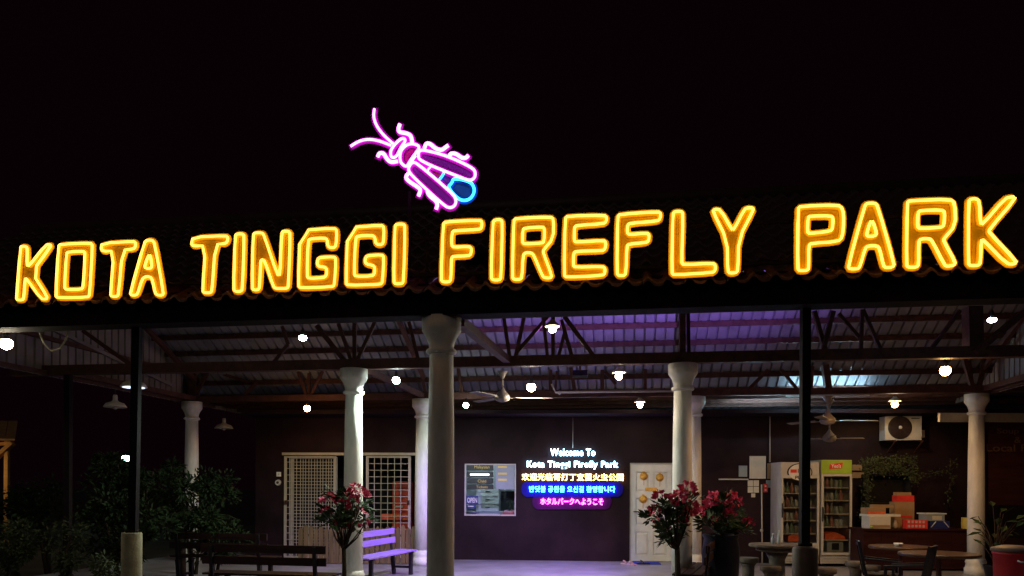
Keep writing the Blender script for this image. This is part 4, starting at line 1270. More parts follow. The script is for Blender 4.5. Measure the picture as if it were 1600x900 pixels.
def flowering(name, label, base, stem_r, d, flowers, leaves, pot, group):
    """flowers and leaves are picture points at distance d; base is the foot of the stem"""
    t = thing(name, label, "plant", base, 0, group)
    M0 = WM[t.name]
    fork = Vector(base) + Vector((0, 0, pot[2]))
    tips = []
    for x, y, rr in flowers:
        dd = d + random.uniform(-0.25, 0.25); p = PX(x, y, dd); tips.append(p)
        me = random.choice(BLO); s_ = 1.45 * rr * dd / 1200 / 0.1
        R = Matrix.Translation(p - Vector(base)) @ Matrix.Rotation(random.uniform(0, 6), 4, 'Z') @ Matrix.Rotation(random.uniform(-0.7, 0.7), 4, 'X') @ Matrix.Diagonal((s_, s_, s_ * 0.85, 1))
        put("blossom", me, None, t, local=True, M=R)
    for x, y in leaves:
        dd = d + random.uniform(-0.22, 0.22); p = PX(x, y, dd); tips.append(p)
        s_ = random.uniform(0.8, 1.3)
        R = Matrix.Translation(p - Vector(base)) @ Matrix.Rotation(random.uniform(0, 6), 4, 'Z') @ Matrix.Rotation(random.uniform(-0.8, 0.8), 4, 'X') @ Matrix.Scale(s_, 4)
        put("leaf_spray", random.choice(SPR), None, t, local=True, M=R)
    mb = MB(); mb.tube([Vector(base) + Vector((0, 0, 0.05)), (Vector(base) + fork) / 2 + Vector((0.01, 0, 0)), fork], [stem_r * 1.2, stem_r, stem_r * 0.9], 10); mb.build("stem", M_bark, t)
    for p in tips:
        mid = (fork + p) / 2 + Vector((random.uniform(-0.05, 0.05), random.uniform(-0.05, 0.05), -0.05))
        mb = MB(); mb.tube([fork - Vector((0, 0, 0.03)), mid, p], [0.014, 0.010, 0.005], 6); mb.build("branch", M_bark, t)
    pr, ph = pot[0], pot[1]
    mb = MB(); mb.lathe([(pr * 0.68, 0), (pr * 0.95, ph * 0.35), (pr, ph * 0.7), (pr * 0.88, ph * 0.93), (pr * 0.96, ph * 0.97), (pr * 0.96, ph), (pr * 0.82, ph), (pr * 0.8, ph * 0.93)], base, 28); mb.build("pot", M_jar if pot[3] else M_concrete, t)
    return t


GP = "pink flowering plants in pots"
b = PX(537, 890, 10.9); b.z = 0
flowering("flowering_plant", "pink flowering plant on a thin dark stem before the greenish lit column", b, 0.032, 10.9,
          [(555, 764, 9), (547, 772, 8), (566, 774, 9), (513, 781, 10), (535, 788, 11), (563, 801, 11), (570, 819, 8), (535, 817, 10), (511, 800, 8), (553, 779, 7)],
          [(525, 774), (545, 785), (550, 805), (520, 800), (530, 805), (516, 815), (545, 822), (560, 790), (572, 812), (540, 778), (526, 820), (555, 815)], (0.20, 0.30, 0.74, 0), GP)
b = PX(1058, 890, 10.3); b.z = 0
flowering("flowering_plant", "tall leggy pink flowering plant in front of the warm lit column and white door", b, 0.038, 10.3,
          [(1074, 763, 10), (1066, 771, 8), (1032, 776, 9), (1058, 780, 11), (1081, 775, 7), (1027, 801, 10), (1023, 796, 8), (1033, 820, 10), (1072, 800, 11), (1078, 806, 9), (1066, 815, 8), (1080, 792, 9)],
          [(1036, 790), (1042, 798), (1050, 805), (1046, 790), (1018, 808), (1040, 812), (1055, 820), (1065, 825), (1042, 830), (1050, 842), (1038, 842), (1078, 785), (1060, 795), (1072, 790), (1048, 815), (1056, 808)], (0.20, 0.28, 0.82, 0), GP)
b = PX(1126, 890, 11.6); b.z = 0
flowering("flowering_plant", "spreading pink flowering plant growing out of the tall black glazed jar", b, 0.04, 11.6,
          [(1114, 776, 8), (1142, 775, 8), (1149, 784, 9), (1118, 789, 10), (1132, 795, 11), (1102, 798, 8), (1141, 806, 9), (1122, 820, 10), (1160, 822, 9), (1169, 818, 8), (1094, 804, 8), (1108, 788, 7)],
          [(1112, 800), (1124, 805), (1136, 815), (1148, 800), (1155, 828), (1110, 825), (1138, 822), (1120, 830), (1162, 828), (1104, 815), (1130, 785), (1146, 828)], (0.28, 0.92, 1.0, 1), GP)


# ================================================================== shrubs and trees of the dark garden
def crown(c, rx, ry, rz, n, L_, name, mat, parent, clumps=16):
    mb = MB(); cs = []
    for _ in range(clumps):
        while True:
            p = Vector((random.uniform(-1, 1), random.uniform(-1, 1), random.uniform(-1, 1)))
            if 0.25 < p.length < 1:
                break
        cs.append((Vector((p.x * rx, p.y * ry, p.z * rz)), random.uniform(0.22, 0.48)))
    for _ in range(n):
        q, s_ = random.choice(cs)
        d_ = Vector((random.gauss(0, 1), random.gauss(0, 1), random.gauss(0.15, 0.8))).normalized()
        p = Vector(c) + q + Vector((d_.x * rx, d_.y * ry, d_.z * rz)) * s_ * random.uniform(0.3, 1)
        if p.z < 0.02:
            continue
        mb.leaf(p, (d_ + Vector((0, 0, random.uniform(-0.7, 0.2)))).normalized() * L_ * random.uniform(0.6, 1.4), L_ * 0.22, Vector((random.gauss(0, 1), random.gauss(0, 1), 1)))
    return mb.build(name, mat, parent, fix=False)


def shrub(name, label, cat, x, y, d, rx_px, rz_px, n, L_, mat, group="shrubs of the dark garden"):
    c = PX(x, y, d); k = d / 1200
    t = thing(name, label, cat, (c.x, c.y, -0.12), 0, group)
    rx, rz = rx_px * k, rz_px * k
    crown(c, rx, rx * 0.8, rz, n, L_, "crown", mat, t)
    for j in range(4):
        a = Vector((c.x + random.uniform(-0.08, 0.08), c.y + random.uniform(-0.08, 0.08), -0.14))
        q = c + Vector((random.uniform(-0.5, 0.5) * rx, random.uniform(-0.4, 0.4) * rx, random.uniform(-0.1, 0.5) * rz))
        mb = MB(); mb.tube([a, (a + q) / 2 + Vector((random.uniform(-0.08, 0.08), 0, 0)), q], [0.035, 0.025, 0.010], 7); mb.build("trunk", M_bark, t)
    return t


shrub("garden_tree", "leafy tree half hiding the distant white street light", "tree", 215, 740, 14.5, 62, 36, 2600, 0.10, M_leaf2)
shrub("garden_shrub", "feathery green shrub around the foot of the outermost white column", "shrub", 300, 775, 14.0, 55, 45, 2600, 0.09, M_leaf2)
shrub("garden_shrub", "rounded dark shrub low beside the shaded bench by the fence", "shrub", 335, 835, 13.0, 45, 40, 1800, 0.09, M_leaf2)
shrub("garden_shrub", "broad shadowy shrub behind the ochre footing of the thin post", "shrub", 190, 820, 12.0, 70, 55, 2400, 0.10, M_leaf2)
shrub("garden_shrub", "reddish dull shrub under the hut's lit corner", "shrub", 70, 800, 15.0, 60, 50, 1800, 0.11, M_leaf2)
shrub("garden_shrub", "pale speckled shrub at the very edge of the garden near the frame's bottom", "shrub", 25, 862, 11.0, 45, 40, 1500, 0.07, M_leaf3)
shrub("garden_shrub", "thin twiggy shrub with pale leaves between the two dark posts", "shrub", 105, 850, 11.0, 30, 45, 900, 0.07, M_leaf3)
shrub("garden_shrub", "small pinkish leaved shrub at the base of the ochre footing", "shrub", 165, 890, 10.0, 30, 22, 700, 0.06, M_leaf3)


# arching fronds of a palm near the outermost column
fr_t = thing("feather_palm", "feather palm arching its fronds against the outermost white column", "palm", PX(285, 880, 13.6) * 1.0)
fr_t.location.z = -0.12
WM[fr_t.name] = Matrix.Translation(fr_t.location)
root = PX(285, 835, 13.6)
for i in range(16):
    a = i / 16 * 6.283 + random.uniform(-0.2, 0.2); Lf = random.uniform(0.75, 1.15); rise = random.uniform(0.45, 1.0)
    pts = [root + Vector((math.cos(a) * Lf * s_, math.sin(a) * Lf * s_, rise * (s_ * 1.7 - 1.35 * s_ * s_))) for s_ in (0, 0.2, 0.4, 0.6, 0.8, 1.0)]
    mb = MB(); mb.tube(pts, [0.014, 0.012, 0.010, 0.008, 0.006, 0.003], 5)
    for j in range(34):
        s_ = 0.15 + 0.85 * j / 34; k_ = min(4, int(s_ * 5)); f_ = s_ * 5 - k_
        p = pts[k_].lerp(pts[k_ + 1], f_); tg = (pts[k_ + 1] - pts[k_]).normalized()
        sd = tg.cross(Vector((0, 0, 1))).normalized() * (1 if j % 2 else -1)
        mb.leaf(p, (sd * 0.8 + tg * 0.5 - Vector((0, 0, 0.35))).normalized() * 0.24 * (1.15 - s_ * 0.7), 0.012, Vector((0, 0, 1)))
    mb.build("frond", M_leaf2, fr_t, fix=False)
mb = MB(); mb.tube([Vector((root.x, root.y, -0.14)), root + Vector((0, 0, 0.03))], [0.07, 0.05], 10); mb.build("trunk", M_bark, fr_t)

# far street light and the lit hut
p = PX(197, 716, 30)
sl = thing("street_light", "distant white street light shining through the garden tree's leaves", "street light", (p.x, p.y + 0.3, -0.12))
mb = MB(); mb.tube([Vector((p.x, p.y + 0.35, -0.12)), Vector((p.x, p.y + 0.35, p.z + 0.2)), Vector((p.x, p.y, p.z + 0.24))], 0.05, 8); mb.build("pole", M_post, sl)
mb = MB(); mb.sphere(p, 0.17, 14, 8, 0.7); mb.build("lamp", em("far_lamp", (0.6, 1.0, 0.9), 22.0), sl)
mb = MB(); mb.lathe([(0.19, 0.1), (0.21, 0.12), (0.1, 0.22), (0.03, 0.24)], p, 14); mb.build("hood", M_post, sl)

dh = 20.0
HK = 1.135
hut = thing("garden_hut", "small timber hut with a warm lit roof edge and post at the garden's edge", "hut", PX(-20, 830, dh))
pa, pb_, pc = PX(-60, 768, dh), PX(21, 690, dh), PX(11, 700, dh)
hx = pc.x
mb = MB(); mb.bar(PX(-70, 772, dh), PX(20, 692, dh), 0.10, 0.16, Vector((0, 1, 0))); mb.build("barge_board", M_hut, hut)
mb = MB(); mb.bar(PX(-70, 700, dh + 0.3), PX(20, 692, dh + 0.3), 0.08, 0.10, Vector((0, 1, 0))); mb.build("eave_beam", M_hut, hut)
a = PX(-70, 688, dh - 0.2); bq = PX(24, 687, dh - 0.2)
for i in range(6):
    t0, t1 = i / 6, (i + 1) / 6 - 0.01
    mb = MB(); mb.prism([Vector((a.x + (bq.x - a.x) * t0, dh - 0.2, a.z)), Vector((a.x + (bq.x - a.x) * t1, dh - 0.2, a.z)), Vector(((a.x + (bq.x - a.x) * t1) * HK, dh + 2.6, a.z + 0.7)), Vector(((a.x + (bq.x - a.x) * t0) * HK, dh + 2.6, a.z + 0.7))],
                  [Vector((a.x + (bq.x - a.x) * t0, dh - 0.2, a.z + 0.05)), Vector((a.x + (bq.x - a.x) * t1, dh - 0.2, a.z + 0.05)), Vector(((a.x + (bq.x - a.x) * t1) * HK, dh + 2.6, a.z + 0.75)), Vector(((a.x + (bq.x - a.x) * t0) * HK, dh + 2.6, a.z + 0.75))])
    mb.build("roof_board", M_hut, hut)
for dx, dy in ((0, 0.05), (-1.7, 0.05), (0, 2.2), (-1.7, 2.2)):
    mb = MB(); mb.bar(Vector(((hx + dx) * (dh + dy) / dh, dh + dy, -0.12)), Vector(((hx + dx) * (dh + dy) / dh, dh + dy, pc.z - 0.05 + (0.5 if dy > 1 else 0))), 0.10, 0.10, Vector((0, 1, 0))); mb.build("post", M_hut, hut)
p = PX(-55, 735, dh - 0.6)
hl = thing("hut_bulb", "warm bulb hung in front of the timber hut", "lamp", p)
mb = MB(); mb.sphere(p, 0.06, 12, 8); mb.build("bulb", em("hut_glow", (1.0, 0.6, 0.2), 110.0), hl)
mb = MB(); mb.tube([p + Vector((0, 0, 0.06)), Vector((p.x, p.y, a.z + 0.0))], 0.008, 6); mb.build("cord", M_black, hl)


# ================================================================== fridges
def fridge(name, label, x0, y0, x1, y1, d, head_mat, shelves, head_px, glass_px, base_px, group="display fridges by the wall"):
    Fd = DF(d)
    ux0, zt = Fd.px(x0, y0, 0); ux1, zb = Fd.px(x1, y1, 0)
    zb = max(zb, 0.06)
    t = thing(name, label, "fridge", ((ux0 + ux1) / 2, d, 0), 0, group)
    W = 0.045
    zh = Fd.px(x0, head_px, 0)[1]; zg0 = Fd.px(x0, glass_px[0], 0)[1]; zg1 = Fd.px(x0, glass_px[1], 0)[1]; zbs = Fd.px(x0, base_px, 0)[1]
    mb = MB()
    mb.fbox(Fd, ux0, ux0 + 0.03, 0.02, 0.62, zb, zt); mb.fbox(Fd, ux1 - 0.03, ux1, 0.02, 0.62, zb, zt)
    mb.fbox(Fd, ux0 + 0.03, ux1 - 0.03, 0.58, 0.62, zb, zt); mb.fbox(Fd, ux0 + 0.03, ux1 - 0.03, 0.03, 0.58, zt - 0.03, zt); mb.fbox(Fd, ux0 + 0.03, ux1 - 0.03, 0.03, 0.58, zb, zbs)
    mb.build("body", M_offw, t)
    mb = MB(); mb.fbox(Fd, ux0 + 0.004, ux1 - 0.004, 0.0, 0.018, zh, zt - 0.006); hd = mb.build("header", head_mat, t)
    mb = MB()
    mb.fbox(Fd, ux0 + 0.004, ux0 + 0.004 + W, -0.02, 0.016, zbs + 0.01, zh - 0.006); mb.fbox(Fd, ux1 - 0.004 - W, ux1 - 0.004, -0.02, 0.016, zbs + 0.01, zh - 0.006)
    mb.fbox(Fd, ux0 + 0.004 + W, ux1 - 0.004 - W, -0.02, 0.016, zg0, zh - 0.006); mb.fbox(Fd, ux0 + 0.004 + W, ux1 - 0.004 - W, -0.02, 0.016, zbs + 0.01, zg1)
    dr = mb.build("door", M_offw, t)
    mb = MB(); mb.fbox(Fd, ux0 + 0.004 + W, ux1 - 0.004 - W, -0.008, -0.003, zg1, zg0); mb.build("pane", M_glass, dr)
    mb = MB(); mb.fbox(Fd, ux0 + 0.015, ux0 + 0.035, -0.05, -0.021, (zg0 + zg1) / 2 - 0.15, (zg0 + zg1) / 2 + 0.15); mb.build("handle", M_black, dr)
    gp = empty_part("grille", t)
    n = 4; h = (zbs - zb) / (n + 0.5)
    for i in range(n):
        mb = MB(); mb.fbox(Fd, ux0 + 0.02, ux1 - 0.02, -0.012, 0.016, zb + i * h + h * 0.3, zb + i * h + h * 0.95); mb.build("louvre", M_offw, gp)
    mb = MB(); mb.fbox(Fd, ux0 + 0.035, ux1 - 0.035, 0.52, 0.57, zbs + 0.01, zt - 0.04); mb.build("liner", M_offw, t)
    for ys in shelves:
        z = Fd.px(x0, ys, 0.05)[1]
        mb = MB(); mb.fbox(Fd, ux0 + 0.035, ux1 - 0.035, 0.05, 0.5, z - 0.012, z + 0.012); mb.build("shelf", M_offw, t)
    for ux in (ux0 + 0.06, ux1 - 0.1):
        for vv in (0.06, 0.52):
            mb = MB(); mb.fbox(Fd, ux, ux + 0.04, vv, vv + 0.04, 0, zb - 0.002); mb.build("foot", M_black, t)
    return t, hd, Fd, ux0, ux1


f1, hd1, Fd1, a0, a1 = fridge("display_fridge", "pale drinks fridge with an oval header badge behind the thin post", 1220, 722, 1279.5, 881, 16.0, M_offw, (771, 793, 813.5, 834), 742, (747, 848), 868)
f2, hd2, Fd2, c0, c1 = fridge("display_fridge", "slim white drinks fridge with a green header beside the shelves of boxes", 1283, 718.5, 1330.5, 887, 16.0, M_greenhd, (762, 782, 803, 823.5, 844), 740, (744, 863), 868)
# oval badge on the first header
u, z = Fd1.px(1250, 738, -0.02)
mb = MB(); R = Matrix.Rotation(math.radians(90), 4, 'X'); S = Matrix.Diagonal((1.0, 1.0, 0.72, 1))
mb.lathe([(0.262, 0), (0.262, 0.012), (0.25, 0.016)], (u, 16.0, z), 32, S @ R); ov = mb.build("badge_rim", M_black, f1)
mb = MB(); mb.lathe([(0.236, 0.0165), (0.236, 0.020), (0.23, 0.022)], (u, 16.0, z), 32, S @ R); mb.build("badge_face", M_white, ov)
mb = MB(); mb.fbox(Fd1, u - 0.20, u - 0.07, -0.028, -0.0225, z - 0.01, z + 0.06); mb.build("red_flag", M_redcard, ov)
for dx in (-0.045, -0.02):
    mb = MB(); mb.fbox(Fd1, u + dx, u + dx + 0.012, -0.028, -0.0225, z - 0.01, z + 0.07); mb.build("stroke", M_black, ov)
text_at("lettering", "PU", Fd1, 1242.5, 743.5, 1252, 749, -0.025, M_black, ov, 0.004, 0.01)
text_at("lettering", "ICE", Fd1, 1249.5, 733, 1262, 741, -0.025, M_black, ov, 0.004, 0.01)
# red badge on the green header
mb = MB(); q = [Fd2.px(x, y, -0.002) for x, y in ((1297, 725), (1317, 722.5), (1315.5, 731.5), (1296, 733))]
mb.prism([Fd2.pt(a_, -0.008, b_) for a_, b_ in q], [Fd2.pt(a_, -0.001, b_) for a_, b_ in q]); bd = mb.build("red_badge", M_redcard, f2)
text_at("lettering", "Yeo's", Fd2, 1299, 725, 1314, 731.2, -0.011, M_white, bd, 0.003, 0.012)


def bottle_mesh(r, h, name="bottle"):
    mb = MB(); mb.lathe([(r * 0.85, 0), (r, h * 0.04), (r, h * 0.58), (r * 0.42, h * 0.78), (r * 0.36, h * 0.96), (r * 0.4, h)], (0, 0, 0), 10)
    return mb.mesh(name)


def can_mesh(r, h):
    mb = MB(); mb.lathe([(r * 0.85, 0), (r, h * 0.05), (r, h * 0.93), (r * 0.86, h)], (0, 0, 0), 10)
    return mb.mesh("can")


BOT = bottle_mesh(0.041, 0.215); CAN = can_mesh(0.040, 0.15)
DRK = [pm("drink_%s" % n_, c_, 0.3, 0.2, 12, 0) for n_, c_ in (("amber", (0.24, 0.23, 0.18)), ("green", (0.17, 0.23, 0.15)), ("white", (0.42, 0.43, 0.41)), ("red", (0.34, 0.15, 0.12)), ("clear", (0.35, 0.39, 0.39)))]
SHN = {771: "top", 793: "second", 813.5: "third", 834: "fourth"}
for Fd, ua, ub, rows, who in ((Fd1, a0, a1, ((771, 2), (793, 4), (813.5, 3), (834, 0)), "oval badge"), (Fd2, c0, c1, ((762, 4), (782, 1), (803, 4), (823.5, 2)), "green header")):
    for k_, (ys, mi) in enumerate(rows):
        z = Fd.px(1250, ys, 0.05)[1] + 0.013
        n_ = int((ub - ua - 0.12) / 0.092)
        for i in range(n_):
            tall = (mi + i // 3) % 2 == 0
            me0 = BOT if tall else CAN
            m_ = DRK[(mi + i * 3 + (i * i) % 4) % 5]
            o = bpy.data.objects.new("drink_bottle" if tall else "drink_can", me0)
            COL.objects.link(o)
            if not me0.materials:
                me0.materials.append(m_)
            o.material_slots[0].link = 'OBJECT'; o.material_slots[0].material = m_
            o.location = Fd.pt(ua + 0.085 + i * 0.092, 0.11 + random.uniform(-0.01, 0.02), z)
            o.rotation_euler = (0, 0, random.uniform(0, 6))
            tag(o, "%s on the %s shelf of the fridge with the %s" % ("drink bottle" if tall else "drink can", ("top", "second", "third", "fourth")[k_], who), "bottle" if tall else "can", "drinks on the %s shelf of the fridge with the %s" % (("top", "second", "third", "fourth")[k_], who))
for Fd, xa, xb, yb, lb in ((Fd1, 1231, 1258, 846, "orange packet lying on the lowest shelf of the fridge with the oval badge"), (Fd2, 1289, 1321, 843, "heap of orange packets on the lower shelf of the fridge with the green header")):
    u0_, z0_ = Fd.px(xa, yb, 0.08); u1_, _ = Fd.px(xb, yb, 0.08)
    mb = MB()
    mb.prism([Fd.pt(u0_ + (u1_ - u0_) * a_, 0.08, z0_ + b_) for a_, b_ in ((0, 0), (1, 0), (0.96, 0.07), (0.6, 0.14), (0.3, 0.15), (0.02, 0.11))], [Fd.pt(u0_ + (u1_ - u0_) * a_, 0.4, z0_ + b_) for a_, b_ in ((0, 0), (1, 0), (0.96, 0.09), (0.6, 0.17), (0.3, 0.18), (0.02, 0.13))])
    tag(mb.build("orange_packet", M_orangeitem, loc=Fd.pt(u0_, 0.08, z0_)), lb, "packet")
u0_, z0_ = Fd2.px(1292, 862, 0.1)
mb = MB(); mb.fbox(Fd2, u0_, u0_ + 0.34, 0.1, 0.4, z0_ + 0.001, z0_ + 0.22); o = mb.build("grey_crate", M_room2, loc=Fd2.pt(u0_, 0.1, z0_)); tag(o, "grey crate in the bottom of the fridge with the green header", "crate")
mb = MB(); mb.fbox(Fd2, u0_ + 0.1, u0_ + 0.25, 0.09, 0.098, z0_ + 0.04, z0_ + 0.18); mb.build("label_panel", M_black, o)

# ================================================================== things on the stall wall
ac = thing("air_conditioner", "pale outdoor air conditioner unit with a round fan grille high on the wall", "air conditioner", WF.at(1411, 688, 0))
mb = MB(); mb.pbox(WF, 1383, 650, 1440, 687.5, -0.36, -0.06); bdy = mb.build("casing", M_offw, ac)
u, z = WF.px(1406, 668, -0.36); R = Matrix.Rotation(math.radians(90), 4, 'X')
mb = MB(); mb.lathe([(0.245, 0.001), (0.245, 0.012), (0.225, 0.014)], WF.pt(u, -0.36, z), 32, WF.M @ R); mb.build("fan_opening", M_black, bdy)
mb = MB()
for k_ in range(9):
    r_ = 0.05 + k_ * 0.022
    mb.tube([WF.pt(u + math.cos(a_ * 0.2618) * r_, -0.386, z + math.sin(a_ * 0.2618) * r_) for a_ in range(24)], 0.0035, 5, True)
for k_ in range(8):
    a_ = k_ * 0.7854; mb.tube([WF.pt(u + math.cos(a_) * 0.04, -0.388, z + math.sin(a_) * 0.04), WF.pt(u + math.cos(a_) * 0.235, -0.384, z + math.sin(a_) * 0.235)], 0.004, 5)
mb.build("fan_grille", M_steel, ac)
mb = MB(); mb.lathe([(0.035, 0), (0.035, 0.02), (0.02, 0.028)], WF.pt(u, -0.38, z), 16, WF.M @ R); mb.build("hub", M_offw, ac)
mb = MB(); mb.pbox(WF, 1424, 653, 1437, 654.4, -0.364, -0.3605); mb.build("badge", M_black, ac)
mb = MB(); mb.pbox(WF, 1440.2, 672, 1445, 684, -0.22, -0.08); mb.build("valve_cover", M_offw, ac)
for x in (1390, 1432):
    u, z = WF.px(x, 688.6, -0.1)
    mb = MB(); mb.bar(WF.pt(u, -0.002, z - 0.02), WF.pt(u, -0.40, z - 0.02), 0.035, 0.03); mb.bar(WF.pt(u, -0.004, z - 0.25), WF.pt(u, -0.36, z - 0.04), 0.025, 0.02); mb.build("bracket", M_steel, ac)


def sheet(name, label, cat, x0, y0, x1, y1, mat, v=-0.012, group=None, extra=None):
    mb = MB(); mb.pbox(WF, x0, y0, x1, y1, v, -0.002)
    u, z = WF.px((x0 + x1) / 2, y1, 0)
    o = mb.build(name, mat, loc=WF.pt(u, 0, z)); tag(o, label, cat, group)
    return o


wb = sheet("white_board", "large pale board on the wall above the four cream papers", "board", 1171.5, 712.5, 1196.5, 748, M_paper, -0.03)
mb = MB()
for q in ((1171.5, 712.5, 1196.5, 713.6), (1171.5, 746.9, 1196.5, 748)):
    mb.pbox(WF, *q, -0.038, -0.0305)
mb.build("rim", M_offw, wb)
sheet("dark_frame", "small dark framed picture beside the large pale board", "picture", 1154.5, 727.5, 1167.5, 745, M_bluemat if False else M_room2, -0.02)
sheet("cardboard_sheet", "brown cardboard sheet on the wall between the pale board and the fridge", "cardboard", 1199, 724, 1216.5, 748, M_carton, -0.02)
rw_ = sheet("wall_shelf", "thin white shelf edge running level along the wall under the dark frame", "shelf", 1124, 747.8, 1169.5, 750, M_offw, -0.09)
for i, (x, y, lb) in enumerate(((1168.5, 750.5, "upper cream paper beside the thin shelf's end"), (1177.6, 750.5, "upper cream paper next to the upright conduit"), (1168.5, 760.5, "lower cream paper beside the thin shelf's end"), (1177.6, 760.5, "lower cream paper next to the upright conduit"))):
    sheet("paper_note", lb, "note", x, y, x + 8.2, y + 9.2, M_paper, -0.012, "four cream papers under the pale board")
sheet("paper_slip", "small cream slip on the wall under the four papers", "note", 1174, 771, 1180, 777, M_paper)
sheet("grey_notice", "grey paper notice on the wall below the brown cardboard sheet", "notice", 1197, 750.5, 1214, 762, M_room2)
rs = sheet("red_sticker", "small red sticker with white dots on the upright conduit", "sticker", 1193, 756, 1199.5, 769, M_redcard, -0.02)
for y in (758.5, 764.5):
    mb = MB(); mb.pbox(WF, 1195, y, 1197.5, y + 2.2, -0.025, -0.0205); mb.build("dot", M_white, rs)
for yy, lb in ((726, "upper wooden plank sign fixed beside the green headed fridge"), (738, "lower wooden plank sign fixed beside the green headed fridge")):
    sheet("plank_sign", lb, "sign", 1332, yy, 1347 if yy < 730 else 1350, yy + 9, M_carton, -0.03, "wooden plank signs by the fridge")

# counter and what stands on it
dC = 15.2; FD = DF(dC)
ct = thing("stall_counter", "dark red brown stall counter under the boxes", "counter", PX(1435, 890, dC))
u0_, zt_ = FD.px(1349, 826, 0); u1_, _ = FD.px(1519, 826, 0)
mb = MB(); mb.fbox(FD, u0_, u1_, 0, 0.7, zt_ - 0.04, zt_); mb.build("counter_top", M_counter, ct)
nn = 6; w_ = (u1_ - u0_ - 0.06) / nn
for i in range(nn):
    mb = MB(); mb.fbox(FD, u0_ + 0.03 + i * w_, u0_ + 0.03 + (i + 1) * w_ - 0.006, 0.05, 0.075, 0.04, zt_ - 0.042); mb.build("front_panel", M_counter, ct)
for ua in (u0_ + 0.03, u1_ - 0.07):
    mb = MB(); mb.fbox(FD, ua, ua + 0.04, 0.078, 0.65, 0.0, zt_ - 0.042); mb.build("side_panel", M_counter, ct)


def cbox(name, label, cat, x0, y0, x1, y1, v0, v1, mat, zbase=None, group=None):
    ua, z1 = FD.px(x0, y0, v0); ub, z0 = FD.px(x1, y1, v0)
    if zbase is not None:
        z0 = zbase
    mb = MB(); mb.fbox(FD, ua, ub, v0, v1, z0, z1)
    o = mb.build(name, mat, loc=FD.pt((ua + ub) / 2, v0, z0)); tag(o, label, cat, group)
    return o, ua, ub, z0, z1


top_ = zt_ + 0.001
o, ua, ub, z0_, z1_ = cbox("cardboard_box", "pale shallow cardboard box on the counter's end by the fridge", "box", 1358.5, 807, 1391.5, 826, 0.06, 0.4, M_paper, top_, "boxes on the counter")
mb = MB(); mb.fbox(FD, ua + 0.02, ub - 0.02, 0.05, 0.0585, z0_ + 0.02, z0_ + 0.07); mb.build("tape", M_carton, o)
zz = z1_ + 0.001
o, ua, ub, z0_, z1_ = cbox("white_tray", "long white tray lying across the pale shallow box", "tray", 1355, 803.5, 1407.5, 808, 0.08, 0.42, M_white, zz)
o2, ua, ub, z0_, z1_ = cbox("cardboard_box", "flat brown cardboard box with an orange base on the white tray", "box", 1355.5, 793.5, 1384, 803, 0.1, 0.4, M_carton, z1_ + 0.001, "boxes on the counter")
mb = MB(); mb.fbox(FD, ua + 0.005, ub - 0.005, 0.092, 0.0985, z0_ + 0.002, z0_ + 0.05); mb.build("orange_band", M_orangeitem, o2)
o, ua, ub, z0_, z1_ = cbox("cardboard_bag", "folded cardboard sheet lying over the flat brown box", "cardboard", 1366, 788.5, 1396, 793, 0.15, 0.35, M_carton, z1_ + 0.001)
o3, ua, ub, z0_, z1_ = cbox("cardboard_box", "tall brown carton with red print standing on the counter", "box", 1398, 784, 1428.5, 826, 0.44, 0.66, M_carton, top_, "boxes on the counter")
mb = MB(); mb.fbox(FD, ua + 0.12, ub - 0.05, 0.432, 0.4385, z0_ + 0.20, z0_ + 0.25); mb.build("print_band", M_redcard, o3)
o, ua, ub, z0_, z1_ = cbox("red_carton", "bright red carton on top of the tall brown carton", "box", 1401, 774, 1428.5, 784, 0.45, 0.64, M_redcard, z1_ + 0.001)
o, ua, ub, z0_, z1_ = cbox("cardboard_box", "topmost brown box above the bright red carton", "box", 1401.5, 769, 1424, 774, 0.46, 0.62, M_carton, z1_ + 0.001, "boxes on the counter")
o4, ua, ub, z0_, z1_ = cbox("red_pack", "low red and white chequered pack on the counter's front edge", "pack", 1416, 812.5, 1449.5, 826, 0.04, 0.2, M_redcard, top_)
for r_ in range(2):
    for c_ in range(5):
        uu = ua + 0.03 + c_ * (ub - ua - 0.06) / 5; zq = z0_ + 0.025 + r_ * (z1_ - z0_) / 2
        mb = MB(); mb.fbox(FD, uu, uu + 0.045, 0.034, 0.0385, zq, zq + 0.05); mb.build("pale_square", M_slip, o4)
tbq, ua, ub, z0_, z1_ = cbox("blue_crate", "dark blue crate with white print on the counter", "crate", 1453, 814, 1484, 826, 0.08, 0.4, M_blue, top_)
for x0_, x1_ in ((ua + 0.02, ua + 0.12), (ub - 0.02, ub - 0.12)):
    mb = MB(); mb.bar(FD.pt(x0_, 0.077, z0_ + 0.03), FD.pt(x1_, 0.077, z1_ - 0.01), 0.012, 0.014, Vector((0, 1, 0))); mb.build("stripe", M_white, tbq)
o, ua, ub, z0_, z1_ = cbox("grey_tub", "grey plastic tub with a lid on the dark blue crate", "tub", 1447, 803.5, 1476, 814, 0.1, 0.38, M_room2, z1_ + 0.001)
mb = MB(); mb.fbox(FD, ua - 0.03, ub + 0.03, 0.08, 0.40, z1_ + 0.0, z1_ + 0.022); mb.build("lid", M_room, o)
mb = MB(); mb.fbox(FD, ua + 0.12, ub - 0.06, 0.092, 0.0985, z0_ + 0.02, z1_ - 0.03); mb.build("label_panel", M_paper, o)
o, *_r = cbox("yellow_box", "small yellow box at the counter's far end beside the column", "box", 1511, 809, 1518, 826, 0.1, 0.3, M_yellow, top_)
o, *_r = cbox("egg_ball", "small round white gourd on the counter beside the pale box", "gourd", 1399.5, 815.5, 1399.6, 815.6, 0.2, 0.2, M_white)
bpy.data.objects.remove(o)
u_, z_ = FD.px(1399, 816, 0.2)
mb = MB(); mb.lathe([(0.02, 0), (0.04, 0.03), (0.042, 0.08), (0.025, 0.13), (0.02, 0.15), (0.0245, 0.16)], (u_, dC + 0.2, top_), 14)
